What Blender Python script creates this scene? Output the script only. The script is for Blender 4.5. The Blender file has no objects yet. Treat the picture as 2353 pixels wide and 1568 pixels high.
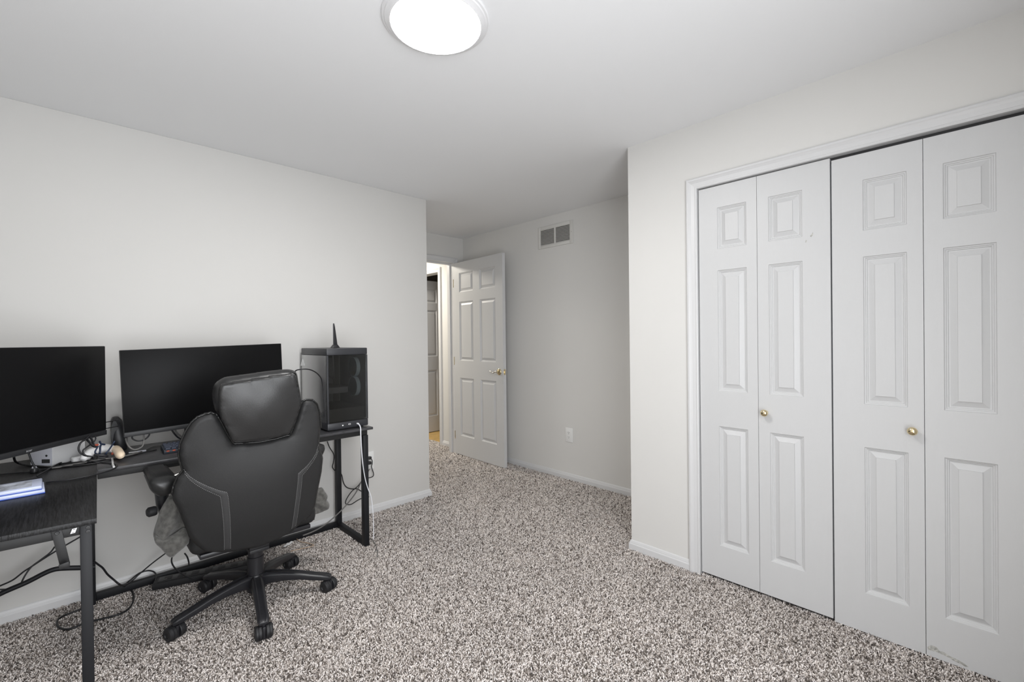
import bpy, bmesh, math, random
import numpy as np
from mathutils import Vector, Matrix
from mathutils.geometry import delaunay_2d_cdt

SC = bpy.context.scene
COL = SC.collection
H = 2.44                      # ceiling height
YL, XC, XV, YB = 3.133, 2.42, 3.216, 4.085   # desk wall, closet wall, vent wall, doorway wall
YC, XL = 1.457, 2.09          # outside corners of the closet wall and of the desk wall
X0, Y0 = -0.52, -0.45         # walls behind the camera

# ------------------------------------------------------------------ camera
R_, U_, F_ = Vector((0.7156,-0.6984,-0.0116)), Vector((0.012,-0.0043,0.9999)), Vector((0.6984,0.7157,-0.0053))
cam = bpy.data.objects.new('camera', bpy.data.cameras.new('camera'))
COL.objects.link(cam)
cam.data.sensor_width = 36.0
cam.data.lens = 15.8226
cam.data.clip_start = 0.02
mw = Matrix((R_, U_, -F_)).transposed().to_4x4()
mw.translation = Vector((0, 0, 1.2925))
cam.matrix_world = mw
SC.camera = cam

# ------------------------------------------------------------------ light
w = bpy.data.worlds.new('sky'); SC.world = w; w.use_nodes = True
w.node_tree.nodes['Background'].inputs[0].default_value = (0.72, 0.82, 1.0, 1)
w.node_tree.nodes['Background'].inputs[1].default_value = 0.6
SC.view_settings.view_transform = 'Standard'
SC.view_settings.look = 'None'
SC.view_settings.gamma = 1.0
SC.view_settings.exposure = 0.14
SC.view_settings.use_curve_mapping = False
LAMP_STRENGTH = 80.0
def area(name, loc, direction, sx, sy, power, color):
    l = bpy.data.lights.new(name, 'AREA'); l.shape = 'RECTANGLE'
    l.size, l.size_y, l.energy, l.color = sx, sy, power, color
    o = bpy.data.objects.new(name, l); COL.objects.link(o)
    o.location = loc
    o.rotation_euler = Vector(direction).to_track_quat('-Z', 'Y').to_euler()
    return o
ADDED_WIN = (-0.42, 1.10, 0.10, 2.10)      # unseen tall window added behind the camera, placed and sized for its light
area('window_fill', (0.34, Y0 - 0.10, 1.10), (0, 1, 0), 1.50, 1.96, 58, (0.97, 0.985, 1.0))  # area lamp set outside the added window to brighten the room
area('hall_light', (2.55, 5.1, 2.40), (0, 0, -1), 0.5, 0.5, 36, (1.0, 0.94, 0.83))

# ------------------------------------------------------------------ materials
def mat(name, col, rough=0.6, metal=0.0, spec=0.5, var=None, bump=None, emit=None, coat=0.0, sheen=0.0):
    """var = (scale, amount, stretch) tone mottling; bump = (scale, strength, stretch) fine relief."""
    m = bpy.data.materials.new(name); m.use_nodes = True
    nt = m.node_tree; b = nt.nodes['Principled BSDF']
    b.inputs['Base Color'].default_value = (*col, 1)
    b.inputs['Roughness'].default_value = rough
    b.inputs['Metallic'].default_value = metal
    b.inputs['Specular IOR Level'].default_value = spec
    b.inputs['Coat Weight'].default_value = coat
    b.inputs['Sheen Weight'].default_value = sheen
    if emit:
        b.inputs['Emission Color'].default_value = (*emit[0], 1)
        b.inputs['Emission Strength'].default_value = emit[1]
    def noise(scale, stretch, detail=4):
        tc = nt.nodes.new('ShaderNodeTexCoord'); mp = nt.nodes.new('ShaderNodeMapping')
        mp.inputs['Scale'].default_value = stretch
        nz = nt.nodes.new('ShaderNodeTexNoise'); nz.inputs['Scale'].default_value = scale
        nz.inputs['Detail'].default_value = detail
        nt.links.new(tc.outputs['Object'], mp.inputs['Vector']); nt.links.new(mp.outputs[0], nz.inputs['Vector'])
        return nz
    if var:
        nz = noise(var[0], var[2] if len(var) > 2 else (1, 1, 1))
        mx = nt.nodes.new('ShaderNodeMix'); mx.data_type = 'RGBA'
        a = var[1]
        mx.inputs[6].default_value = (*[max(0, c * (1 - a)) for c in col], 1)
        mx.inputs[7].default_value = (*[min(1, c * (1 + a)) for c in col], 1)
        rp = nt.nodes.new('ShaderNodeValToRGB'); rp.color_ramp.elements[0].position = 0.35; rp.color_ramp.elements[1].position = 0.65
        nt.links.new(nz.outputs['Fac'], rp.inputs['Fac']); nt.links.new(rp.outputs['Color'], mx.inputs[0])
        nt.links.new(mx.outputs[2], b.inputs['Base Color'])
    if bump:
        nz = noise(bump[0], bump[2] if len(bump) > 2 else (1, 1, 1))
        bp_ = nt.nodes.new('ShaderNodeBump'); bp_.inputs['Strength'].default_value = bump[1]; bp_.inputs['Distance'].default_value = 0.002
        nt.links.new(nz.outputs['Fac'], bp_.inputs['Height']); nt.links.new(bp_.outputs[0], b.inputs['Normal'])
    return m

WALL = mat('wall_paint', (0.685, 0.676, 0.657), 0.75, spec=0.25, var=(1.2, 0.012), bump=(180, 0.06))
CEIL = mat('ceiling_paint', (0.86, 0.865, 0.875), 0.85, spec=0.2, bump=(220, 0.08))
TRIM = mat('trim_paint', (0.64, 0.64, 0.645), 0.38, bump=(90, 0.03))
DOOR = mat('door_paint', (0.59, 0.592, 0.596), 0.42, bump=(30, 0.22, (6, 6, 0.5)))
DOORH = mat('door_paint_grain', (0.775, 0.78, 0.785), 0.42, bump=(30, 0.22, (1, 1, 9)))
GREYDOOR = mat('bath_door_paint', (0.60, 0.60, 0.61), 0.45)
BRASS = mat('polished_brass', (0.80, 0.68, 0.44), 0.06, 1.0)
NICKEL = mat('satin_nickel', (0.66, 0.64, 0.60), 0.25, 1.0)
DARK = mat('track_metal', (0.035, 0.035, 0.037), 0.5)
BLACKM = mat('black_metal', (0.0095, 0.010, 0.0122), 0.5, spec=0.32, bump=(400, 0.05))
BLACKM2 = mat('black_rail_metal', (0.016, 0.016, 0.0165), 0.5, spec=0.4)
DESK = mat('black_oak_laminate', (0.0095, 0.0095, 0.0105), 0.42, spec=0.32, var=(26, 0.75, (9, 0.7, 3)), bump=(26, 0.5, (9, 0.7, 3)))
DESK2 = mat('black_laminate', (0.052, 0.052, 0.056), 0.32, spec=0.5, var=(40, 0.2))  # base colour raised to hold the reflection of wall and monitors
EDGE = mat('desk_edge_band', (0.05, 0.05, 0.051), 0.45)
LEATHER = mat('black_leather', (0.0185, 0.0185, 0.019), 0.52, spec=0.36, bump=(260, 0.14))
LEATHER2 = mat('black_leather_glossy', (0.020, 0.020, 0.0205), 0.34, spec=0.5, bump=(200, 0.10))
STRIP = mat('charcoal_strip', (0.034, 0.034, 0.035), 0.55, bump=(300, 0.15))
STITCH = mat('grey_stitch', (0.26, 0.26, 0.26), 0.6)
PIPE = mat('piping', (0.012, 0.012, 0.012), 0.28)
PLASTIC = mat('black_plastic', (0.018, 0.018, 0.021), 0.36, bump=(300, 0.06))
RUBBER = mat('dark_rubber', (0.014, 0.014, 0.016), 0.55)
CABLE = mat('black_cable', (0.010, 0.010, 0.012), 0.45)
CABLEG = mat('grey_cable', (0.16, 0.155, 0.15), 0.5)
CABLEW = mat('white_cable', (0.75, 0.76, 0.80), 0.4)
NAVY = mat('navy_cable', (0.012, 0.022, 0.05), 0.45)
SCREEN = mat('screen_off', (0.006, 0.006, 0.0065), 0.38, spec=0.10)
BEZEL = mat('monitor_bezel', (0.020, 0.0205, 0.0225), 0.45)
LOGO = mat('logo_grey', (0.32, 0.32, 0.33), 0.4)
CLOTH = mat('grey_fleece', (0.115, 0.112, 0.105), 0.95, spec=0.1, var=(60, 0.25), bump=(350, 0.5), sheen=0.3)
WHITE = mat('white_plastic', (0.85, 0.85, 0.855), 0.35)
LAV = mat('white_plastic_cool', (0.66, 0.67, 0.74), 0.35)
PEACH = mat('peach_plastic', (0.88, 0.72, 0.54), 0.4)
REDP = mat('red_plastic', (0.55, 0.10, 0.05), 0.4)
BLUE = mat('blue_plastic', (0.05, 0.12, 0.55), 0.2, spec=0.6)
BLUEPALE = mat('pale_blue_plastic', (0.62, 0.68, 0.88), 0.2, spec=0.6)
KEYC = mat('keycap_blue', (0.045, 0.055, 0.085), 0.5)
KEYB = mat('keyboard_case', (0.022, 0.028, 0.042), 0.4)
OUTLET = mat('outlet_plastic', (0.80, 0.80, 0.79), 0.35)
SLOT = mat('dark_slot', (0.03, 0.03, 0.03), 0.7)
TAN = mat('tan_string', (0.52, 0.38, 0.27), 0.9)
VINYL = mat('ochre_vinyl', (0.52, 0.34, 0.12), 0.35, var=(12, 0.15))
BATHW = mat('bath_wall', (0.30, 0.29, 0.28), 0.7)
PCBODY = mat('case_steel', (0.028, 0.029, 0.034), 0.36, spec=0.5)
PCSIDE = mat('case_side', (0.085, 0.086, 0.090), 0.16, spec=1.0, coat=1.0)
PCIN = mat('case_inside', (0.075, 0.075, 0.070), 0.6)
PCPART = mat('board_part', (0.20, 0.20, 0.21), 0.4)
FAN = mat('fan_ring', (0.55, 0.66, 0.72), 0.25)
VENT = mat('vent_enamel', (0.66, 0.65, 0.625), 0.5)
VENTD = mat('vent_dark', (0.06, 0.055, 0.05), 0.8)
RIM = mat('lamp_rim', (0.78, 0.78, 0.79), 0.3)
DIFF = mat('lamp_diffuser', (0.9, 0.9, 0.9), 0.5, emit=((1.0, 0.985, 0.965), LAMP_STRENGTH))
def glass_mat():
    m = bpy.data.materials.new('tinted_glass'); m.use_nodes = True
    nt = m.node_tree; nt.nodes.clear()
    o = nt.nodes.new('ShaderNodeOutputMaterial'); t = nt.nodes.new('ShaderNodeBsdfTransparent'); g = nt.nodes.new('ShaderNodeBsdfGlossy')
    t.inputs[0].default_value = (0.60, 0.60, 0.59, 1); g.inputs['Roughness'].default_value = 0.06
    fr = nt.nodes.new('ShaderNodeFresnel'); fr.inputs[0].default_value = 1.5
    mx = nt.nodes.new('ShaderNodeMixShader')
    nt.links.new(fr.outputs[0], mx.inputs[0]); nt.links.new(t.outputs[0], mx.inputs[1]); nt.links.new(g.outputs[0], mx.inputs[2])
    nt.links.new(mx.outputs[0], o.inputs[0])
    return m
GLASS = glass_mat()
def carpet_mat(name, attr):
    m = bpy.data.materials.new(name); m.use_nodes = True
    nt = m.node_tree; b = nt.nodes['Principled BSDF']
    b.inputs['Roughness'].default_value = 0.95; b.inputs['Specular IOR Level'].default_value = 0.12
    if attr:
        a = nt.nodes.new('ShaderNodeAttribute'); a.attribute_name = 'tone'
        nt.links.new(a.outputs['Color'], b.inputs['Base Color'])
    else:
        nz = nt.nodes.new('ShaderNodeTexNoise'); nz.inputs['Scale'].default_value = 150; nz.inputs['Detail'].default_value = 2
        tc = nt.nodes.new('ShaderNodeTexCoord'); nt.links.new(tc.outputs['Object'], nz.inputs['Vector'])
        rp = nt.nodes.new('ShaderNodeValToRGB')
        rp.color_ramp.elements[0].position = 0.38; rp.color_ramp.elements[0].color = (0.10, 0.085, 0.075, 1)
        rp.color_ramp.elements[1].position = 0.62; rp.color_ramp.elements[1].color = (0.34, 0.30, 0.265, 1)
        nt.links.new(nz.outputs['Fac'], rp.inputs['Fac']); nt.links.new(rp.outputs[0], b.inputs['Base Color'])
    return m
CARPET = carpet_mat('carpet_backing', False)
PILE = carpet_mat('carpet_yarn', True)

# ------------------------------------------------------------------ helpers
def worg(o):
    v = Vector((0, 0, 0))
    while o is not None:
        v += o.location; o = o.parent
    return v
def tag(o, label=None, cat=None, group=None, kind=None):
    if label: o['label'] = label
    if cat: o['category'] = cat
    if group: o['group'] = group
    if kind: o['kind'] = kind
    return o
def empty(name, loc, label, cat, group=None, kind=None):
    o = bpy.data.objects.new(name, None); COL.objects.link(o)
    o.location = loc; o.empty_display_size = 0.05
    return tag(o, label, cat, group, kind)
def link(name, me, material, parent=None, org=None):
    me.materials.clear(); me.materials.append(material)
    o = bpy.data.objects.new(name, me); COL.objects.link(o)
    if parent is not None:
        off = worg(parent); o.parent = parent
    else:
        off = Vector(org) if org is not None else Vector((0, 0, 0)); o.location = off
    if off.length > 0: me.transform(Matrix.Translation(-off))
    return o
class MB:
    def __init__(s): s.V = []; s.F = []
    def add(s, V, F):
        k = len(s.V); s.V += [tuple(v) for v in V]; s.F += [tuple(i + k for i in f) for f in F]; return s
    def hexa(s, P):
        return s.add(P, [(0, 3, 2, 1), (4, 5, 6, 7), (0, 1, 5, 4), (1, 2, 6, 5), (2, 3, 7, 6), (3, 0, 4, 7)])
    def box(s, a, b):
        x0, y0, z0 = a; x1, y1, z1 = b
        return s.hexa([(x0, y0, z0), (x1, y0, z0), (x1, y1, z0), (x0, y1, z0), (x0, y0, z1), (x1, y0, z1), (x1, y1, z1), (x0, y1, z1)])
    def obox(s, c, ex, ey, ez):
        c, ex, ey, ez = Vector(c), Vector(ex), Vector(ey), Vector(ez)
        return s.hexa([c - ex - ey - ez, c + ex - ey - ez, c + ex + ey - ez, c - ex + ey - ez, c - ex - ey + ez, c + ex - ey + ez, c + ex + ey + ez, c - ex + ey + ez])
    def prism(s, P, ext):
        n = len(P); ext = Vector(ext); P = [Vector(p) for p in P]
        return s.add(P + [p + ext for p in P], [tuple(range(n))[::-1], tuple(range(n, 2 * n))] + [(i, (i + 1) % n, n + (i + 1) % n, n + i) for i in range(n)])
    def rings(s, rings, closed_ends=True):
        n = len(rings[0]); V = [p for r in rings for p in r]; F = []
        for k in range(len(rings) - 1):
            for i in range(n):
                j = (i + 1) % n
                F.append((k * n + i, k * n + j, (k + 1) * n + j, (k + 1) * n + i))
        if closed_ends:
            F.append(tuple(range(n))[::-1]); F.append(tuple((len(rings) - 1) * n + i for i in range(n)))
        return s.add(V, F)
    def tube(s, path, r, n=8):
        path = [Vector(p) for p in path]
        T = [((path[min(i + 1, len(path) - 1)] - path[max(i - 1, 0)]).normalized()) for i in range(len(path))]
        up = Vector((0, 0, 1)) if abs(T[0].z) < 0.9 else Vector((1, 0, 0))
        a = T[0].cross(up).normalized(); R = []
        for i, p in enumerate(path):
            a = (a - T[i] * a.dot(T[i])); a = a.normalized() if a.length > 1e-6 else T[i].orthogonal().normalized()
            b = T[i].cross(a); rr = r[i] if isinstance(r, (list, tuple)) else r
            R.append([p + a * (rr * math.cos(2 * math.pi * k / n)) + b * (rr * math.sin(2 * math.pi * k / n)) for k in range(n)])
        return s.rings(R)
    def lathe(s, c, axis, prof, n=24):
        c, ax = Vector(c), Vector(axis).normalized(); a = ax.orthogonal().normalized(); b = ax.cross(a)
        return s.rings([[c + ax * h + (a * math.cos(2 * math.pi * k / n) + b * math.sin(2 * math.pi * k / n)) * r for k in range(n)] for r, h in prof])
    def build(s, name, material, parent=None, bevel=0.0, seg=2, smooth=0.6, org=None, recalc=True):
        me = bpy.data.meshes.new(name)
        bm = bmesh.new()
        vs = [bm.verts.new(v) for v in s.V]
        for f in s.F:
            try: bm.faces.new([vs[i] for i in f])
            except ValueError: pass
        if recalc: bmesh.ops.recalc_face_normals(bm, faces=bm.faces)
        if bevel:
            ed = [e for e in bm.edges if len(e.link_faces) == 2 and e.calc_face_angle(0) > 0.5]
            bmesh.ops.bevel(bm, geom=ed, offset=bevel, segments=seg, affect='EDGES', profile=0.5)
        bm.to_mesh(me); bm.free()
        if smooth:
            me.shade_smooth(); me.set_sharp_from_angle(angle=smooth)
        return link(name, me, material, parent, org)
def box(name, a, b, m, parent=None, bevel=0.0, org=None, seg=2):
    return MB().box(a, b).build(name, m, parent, bevel=bevel, org=org, seg=seg)
def cr(P, k=6, closed=False):
    P = [Vector(p) for p in P]; n = len(P); out = []
    rng = range(n) if closed else range(n - 1)
    for i in rng:
        g = (lambda j: P[j % n]) if closed else (lambda j: P[max(0, min(n - 1, j))])
        p0, p1, p2, p3 = g(i - 1), g(i), g(i + 1), g(i + 2)
        for t in range(k):
            t /= k
            out.append(0.5 * ((2 * p1) + (p2 - p0) * t + (2 * p0 - 5 * p1 + 4 * p2 - p3) * t * t + (3 * p1 - p0 - 3 * p2 + p3) * t ** 3))
    if not closed: out.append(P[-1])
    return out
def cable(P, r, m, label, cat='cable', group=None, name='cable', k=6, n=7):
    path = cr(P, k)
    o = MB().tube(path, r, n).build(name, m, smooth=1.2, org=path[0])
    return tag(o, label, cat, group)
def poly_d(P, Q):
    P = np.asarray(P, float); A = np.asarray(Q, float); B = np.roll(A, -1, 0); d = B - A; L = (d * d).sum(1) + 1e-18
    best = np.full(len(P), 1e9)
    for i in range(len(A)):
        w_ = P - A[i]; t = np.clip((w_ @ d[i]) / L[i], 0, 1)
        best = np.minimum(best, np.hypot(*(w_ - t[:, None] * d[i]).T))
    return best
def inside(P, Q):
    P = np.asarray(P, float); A = np.asarray(Q, float); B = np.roll(A, -1, 0); r = np.zeros(len(P), bool)
    for a, b in zip(A, B):
        c = (a[1] > P[:, 1]) != (b[1] > P[:, 1])
        with np.errstate(divide='ignore', invalid='ignore'):
            x = (b[0] - a[0]) * (P[:, 1] - a[1]) / (b[1] - a[1]) + a[0]
        r ^= c & (P[:, 0] < x)
    return r
def dense(Q, h, closed=True):
    out = []; n = len(Q)
    for i in range(n if closed else n - 1):
        a, b = np.array(Q[i][:2], float), np.array(Q[(i + 1) % n][:2], float)
        k = max(1, int(np.hypot(*(b - a)) / h))
        out += [tuple(a + (b - a) * t / k) for t in range(k)]
    if not closed: out.append(tuple(Q[-1][:2]))
    return out
def pillow(name, Q, frame, back, front, m, parent, h=0.01, base=None, wob=None, smooth=1.3, org=None, relax=None):
    """A cushion: outline Q in the plane of FRAME; back(d) / front(d) are its thicknesses at distance d from the outline."""
    P0, e1, e2, n = [Vector(v) for v in frame]
    Q = dense(Q, h); A = np.array(Q)
    lo, hi = A.min(0), A.max(0)
    gx, gy = np.meshgrid(np.arange(lo[0], hi[0], h), np.arange(lo[1], hi[1], h * 0.9)); gx[1::2] += h / 2
    G = np.stack([gx.ravel(), gy.ravel()], 1)
    G = G[inside(G, A)]; G = G[poly_d(G, A) > h * 0.45]
    co = [Vector(q) for q in Q] + [Vector(g) for g in G]
    vs, _, fs, _, _, _ = delaunay_2d_cdt(co, [], [list(range(len(Q)))], 1, 1e-7)
    W = np.array([tuple(v) for v in vs]); D = poly_d(W, A); bd = D < 1e-5
    V = []; F = []; idx = []
    BK_ = np.array([0.0 if b else back(d) for b, d in zip(bd, D)]); FT_ = np.array([0.0 if b else front(d) for b, d in zip(bd, D)])
    if relax:                                        # even out the creases that the distance field leaves
        ii = np.array([(f[a], f[(a + 1) % len(f)]) for f in fs for a in range(len(f))]); ii = np.concatenate([ii, ii[:, ::-1]])
        cnt = np.bincount(ii[:, 0], minlength=len(W)); fr_ = D > relax[1]
        for _ in range(relax[0]):
            for A_ in (BK_, FT_):
                m_ = np.bincount(ii[:, 0], A_[ii[:, 1]], minlength=len(W)) / np.maximum(cnt, 1); A_[fr_] = m_[fr_]
    pillow.last = (W, BK_)
    for i, (u, v) in enumerate(W):
        b0 = base(u, v) if base else 0.0
        wv = wob(u, v) * min(1, D[i] / 0.02) if wob else 0.0
        V.append(P0 + e1 * u + e2 * v + n * (b0 + BK_[i] + wv))
    for i, (u, v) in enumerate(W):
        if bd[i]: idx.append(i)
        else:
            idx.append(len(V)); b0 = base(u, v) if base else 0.0
            wv = wob(u, v) * min(1, D[i] / 0.02) if wob else 0.0
            V.append(P0 + e1 * u + e2 * v + n * (b0 - FT_[i] + wv))
    for f in fs:
        F.append(tuple(f)); F.append(tuple(idx[i] for i in reversed(f)))
    return MB().add(V, F).build(name, m, parent, smooth=smooth, org=org)
def rnd(T, r, bulge=0.0, dm=0.2):
    def f(d):
        t = min(d / r, 1.0); s = min(d / dm, 1.0)
        return T * math.sqrt(max(0, 1 - (1 - t) ** 2)) + bulge * math.sin(s * math.pi / 2) ** 1.5
    return f
def text_obj(body, name, size, P, ex, ey, m, parent, depth=0.0004):
    c = bpy.data.curves.new(name, 'FONT'); c.body = body; c.size = size; c.extrude = depth; c.align_x = 'CENTER'; c.align_y = 'CENTER'
    t = bpy.data.objects.new(name, c); COL.objects.link(t)
    me = bpy.data.meshes.new_from_object(t.evaluated_get(bpy.context.evaluated_depsgraph_get()))
    bpy.data.objects.remove(t); bpy.data.curves.remove(c)
    ex, ey = Vector(ex).normalized(), Vector(ey).normalized(); M = Matrix((ex, ey, ex.cross(ey))).transposed().to_4x4(); M.translation = Vector(P)
    me.transform(M); me.name = name
    return link(name, me, m, parent)

# ------------------------------------------------------------------ the room
def struct(name, mb, m, label, cat, bevel=0.0, smooth=0.6):
    o = mb.build(name, m, bevel=bevel, smooth=smooth); return tag(o, label, cat, None, 'structure')
T = 0.115
floor = struct('floor', MB().box((X0 - T, Y0 - T, -0.06), (XV + 0.05, 6.4, -0.001)), CARPET, 'bedroom and hall floor under speckled grey beige carpet', 'floor')
struct('floor', MB().box((XV + 0.05, 4.2, -0.06), (4.7, 6.4, 0.004)), VINYL, 'ochre yellow vinyl floor of the room across the hall', 'floor')
struct('ceiling', MB().box((X0 - T, Y0 - T, H), (4.7, 6.4, H + 0.1)), CEIL, 'smooth flat white painted ceiling', 'ceiling')
struct('wall_left', MB().box((X0 - T, YL, 0), (XL, YB, H)), WALL, 'greige wall behind the desk ending in an outside corner', 'wall', bevel=0.003)
mb = MB().box((2.09, YB, 0), (2.24, YB + T, H)).box((2.24, YB, 2.1655), (3.0905, YB + T, H)).box((3.0905, YB, 0), (XV, YB + T, H))
struct('wall_back', mb, WALL, 'greige wall strip above the bedroom doorway', 'wall')
OY0, OY1, OZ = -0.18, 1.036, 2.087    # closet opening
mb = MB().box((XC, OY1 + 0.018, 0), (XC + T, YC, H)).box((XC, OY0 - 0.018, OZ + 0.018), (XC + T, OY1 + 0.018, H)).box((XC, Y0 - T, 0), (XC + T, OY0 - 0.018, H))
mb.box((XC + T, YC - T, 0), (XV + 0.01, YC, H))
struct('wall_right', mb, WALL, 'greige closet wall with the wide opening for white folding doors', 'wall')
mb = MB().box((XV, Y0 - T, 0), (XV + T, 4.575, H)).box((XV, 4.575, 2.118), (XV + T, 5.32, H)).box((XV, 5.32, 0), (XV + T, 6.4, H))
struct('wall_entry', mb, WALL, 'shaded greige wall with the air vent behind the open door', 'wall')
def window_wall(name, along, plane, win, label):
    a0, a1, z0, z1 = win; mb = MB()
    lo, hi = (X0 - T, XC + T) if along == 'x' else (Y0 - T, YL)
    def bx(u0, u1, v0, v1):
        if along == 'x': mb.box((u0, plane - T, v0), (u1, plane, v1))
        else: mb.box((plane - T, u0, v0), (plane, u1, v1))
    bx(lo, a0, 0, H); bx(a1, hi, 0, H); bx(a0, a1, 0, z0); bx(a0, a1, z1, H)
    struct(name, mb, WALL, label, 'wall')
    fr = MB()
    def fb(u0, u1, v0, v1):
        if along == 'x': fr.box((u0, plane - 0.07, v0), (u1, plane - 0.03, v1))
        else: fr.box((plane - 0.07, u0, v0), (plane - 0.03, u1, v1))
    fb(a0, a0 + 0.04, z0, z1); fb(a1 - 0.04, a1, z0, z1); fb(a0, a1, z0, z0 + 0.04); fb(a0, a1, z1 - 0.04, z1)
    fb(a0, a1, (z0 + z1) / 2 - 0.02, (z0 + z1) / 2 + 0.02)
    return fr
fr = window_wall('wall_near', 'x', Y0, ADDED_WIN, 'greige wall behind the viewer opposite the desk')
struct('added_window', fr, TRIM, 'unseen white sash window added opposite the desk wall to light the room', 'window')
struct('wall_side', MB().box((X0 - T, Y0 - T, 0), (X0, YL, H)), WALL, 'greige wall beside the viewer opposite the closet', 'wall')
mb = MB().box((1.5, YB, 0), (1.6, 6.4, H)).box((1.5, 6.3, 0), (XV, 6.4, H))
struct('wall_hall', mb, WALL, 'hall wall out of sight beyond the doorway', 'wall')
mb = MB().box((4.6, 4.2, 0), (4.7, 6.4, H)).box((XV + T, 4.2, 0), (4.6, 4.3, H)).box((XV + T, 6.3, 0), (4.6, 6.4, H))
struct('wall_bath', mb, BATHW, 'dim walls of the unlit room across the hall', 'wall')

# carpet pile: twisted yarn tufts, real geometry
def carpet_pile():
    rng = np.random.default_rng(5)
    cz = 1.2925; Rn, Un, Fn = np.array(R_), np.array(U_), np.array(F_); fpx = cam.data.lens / 36 * 2353
    pts = []
    for (x0, x1, y0, y1) in ((X0, XC + 0.02, Y0, YC + 0.01), (X0, XV - 0.01, YC + 0.01, YL - 0.012), (XL + 0.012, XV - 0.01, YL - 0.012, YB + 0.1), (2.2, XV + 0.05, YB + 0.1, 5.6)):
        n = int((x1 - x0) * (y1 - y0) * 34000)
        pts.append(np.stack([rng.uniform(x0, x1, n), rng.uniform(y0, y1, n)], 1))
    P = np.concatenate(pts)
    D = np.concatenate([P, np.full((len(P), 1), -cz)], 1)
    zc = D @ Fn; ok = zc > 0.3
    sx = 1176.5 + fpx * (D @ Rn) / np.where(ok, zc, 1); sy = 784 - fpx * (D @ Un) / np.where(ok, zc, 1)
    ok &= (sx > -160) & (sx < 2513) & (sy < 1760)
    far = np.clip((zc - 2.4) / 2.2, 0, 1)
    ok &= rng.uniform(0, 1, len(P)) > 0.45 * far
    P, far = P[ok], far[ok]; n = len(P)
    s = (1 + 0.28 * far) * rng.uniform(0.75, 1.25, n)
    az = rng.uniform(0, 2 * np.pi, n); tilt = rng.uniform(0.15, 1.05, n)
    d = np.stack([np.cos(az) * np.sin(tilt), np.sin(az) * np.sin(tilt), np.cos(tilt)], 1)
    sd = np.stack([-np.sin(az), np.cos(az), 0 * az], 1); up = np.cross(d, sd)
    L = 0.0125 * s; wd = 0.0022 * s
    base = np.concatenate([P, np.full((n, 1), -0.002)], 1)
    V = np.zeros((n, 7, 3))
    tw = rng.uniform(0, 2 * np.pi, n)
    for k in range(3):
        a = tw + 2 * np.pi * k / 3
        off = sd * np.cos(a)[:, None] + up * np.sin(a)[:, None]
        V[:, k] = base + off * wd[:, None]
        b = a + 0.8
        off2 = sd * np.cos(b)[:, None] + up * np.sin(b)[:, None]
        V[:, 3 + k] = base + d * (L * 0.7)[:, None] + off2 * (wd * 1.25)[:, None]
    bend = np.stack([np.cos(az + 0.9), np.sin(az + 0.9), 0.25 + 0 * az], 1)
    V[:, 6] = base + d * L[:, None] + bend * (0.0022 * s)[:, None]
    V[:, :, 2] = np.maximum(V[:, :, 2], -0.004)
    F = []
    for k in range(3):
        j = (k + 1) % 3
        F += [(k, j, 3 + j), (k, 3 + j, 3 + k), (3 + k, 3 + j, 6)]
    F = (np.arange(n)[:, None, None] * 7 + np.array(F)[None]).reshape(-1, 3)
    me = bpy.data.meshes.new('carpet_pile')
    me.vertices.add(n * 7); me.vertices.foreach_set('co', V.reshape(-1).astype(np.float32))
    me.loops.add(len(F) * 3); me.loops.foreach_set('vertex_index', F.reshape(-1).astype(np.int32))
    me.polygons.add(len(F)); me.polygons.foreach_set('loop_start', np.arange(0, len(F) * 3, 3, dtype=np.int32))
    me.update(calc_edges=True)
    tones = np.array([(0.70, 0.645, 0.59), (0.52, 0.465, 0.415), (0.36, 0.315, 0.275), (0.20, 0.17, 0.148), (0.09, 0.076, 0.066), (0.60, 0.55, 0.51)])
    t = tones[rng.choice(6, n, p=[0.27, 0.22, 0.17, 0.13, 0.07, 0.14])] * rng.uniform(0.88, 1.1, (n, 1)) * np.array([1.30, 1.32, 1.38])
    g = 0.5 + 0.5 * np.sin(P[:, 0] * 5.1 + 1.7 * np.sin(P[:, 1] * 3.3)) * np.sin(P[:, 1] * 6.3 + 1.1 * np.sin(P[:, 0] * 4.0))
    t = t * (0.94 + 0.10 * g)[:, None]
    ca = me.color_attributes.new('tone', 'FLOAT_COLOR', 'POINT')
    c4 = np.ones((n, 7, 4), np.float32); c4[:, :, :3] = t[:, None, :]
    ca.data.foreach_set('color', c4.reshape(-1))
    o = link('carpet_pile', me, PILE, floor)
    o['kind'] = 'stuff'; o['label'] = 'speckled grey beige twisted pile carpet'
carpet_pile()

# skirting boards
def skirting(name, runs, label):
    prof = [(0, 0), (0.013, 0), (0.013, 0.039), (0.0105, 0.0435), (0.0095, 0.0438), (0.0085, 0.0500), (0.0078, 0.0503), (0.0055, 0.058), (0.003, 0.0615), (0, 0.063)]
    mb = MB()
    for p0, p1, nr, m0, m1 in runs:
        p0, p1, nr = Vector((*p0, 0)), Vector((*p1, 0)), Vector((*nr, 0)); dr = (p1 - p0).normalized()
        mb.rings([[p0 + nr * d - dr * (d * m0) + Vector((0, 0, z)) for d, z in prof], [p1 + nr * d + dr * (d * m1) + Vector((0, 0, z)) for d, z in prof]])
    struct(name, mb, TRIM, label, 'baseboard', smooth=0.12)
skirting('baseboard_left', [((X0, YL), (XL, YL), (0, -1), 0, 1), ((XL, YL), (XL, YB), (1, 0), 1, 0)], 'white baseboard along the desk wall')
skirting('baseboard_right', [((XC, YC), (XC, OY1 + 0.058), (-1, 0), 1, 0), ((XV, YC), (XC, YC), (0, 1), 0, 1)], 'short white baseboard left of the closet doors')
skirting('baseboard_entry', [((XV, YB), (XV, YC), (-1, 0), 0, 0)], 'white baseboard under the air vent wall')
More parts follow.
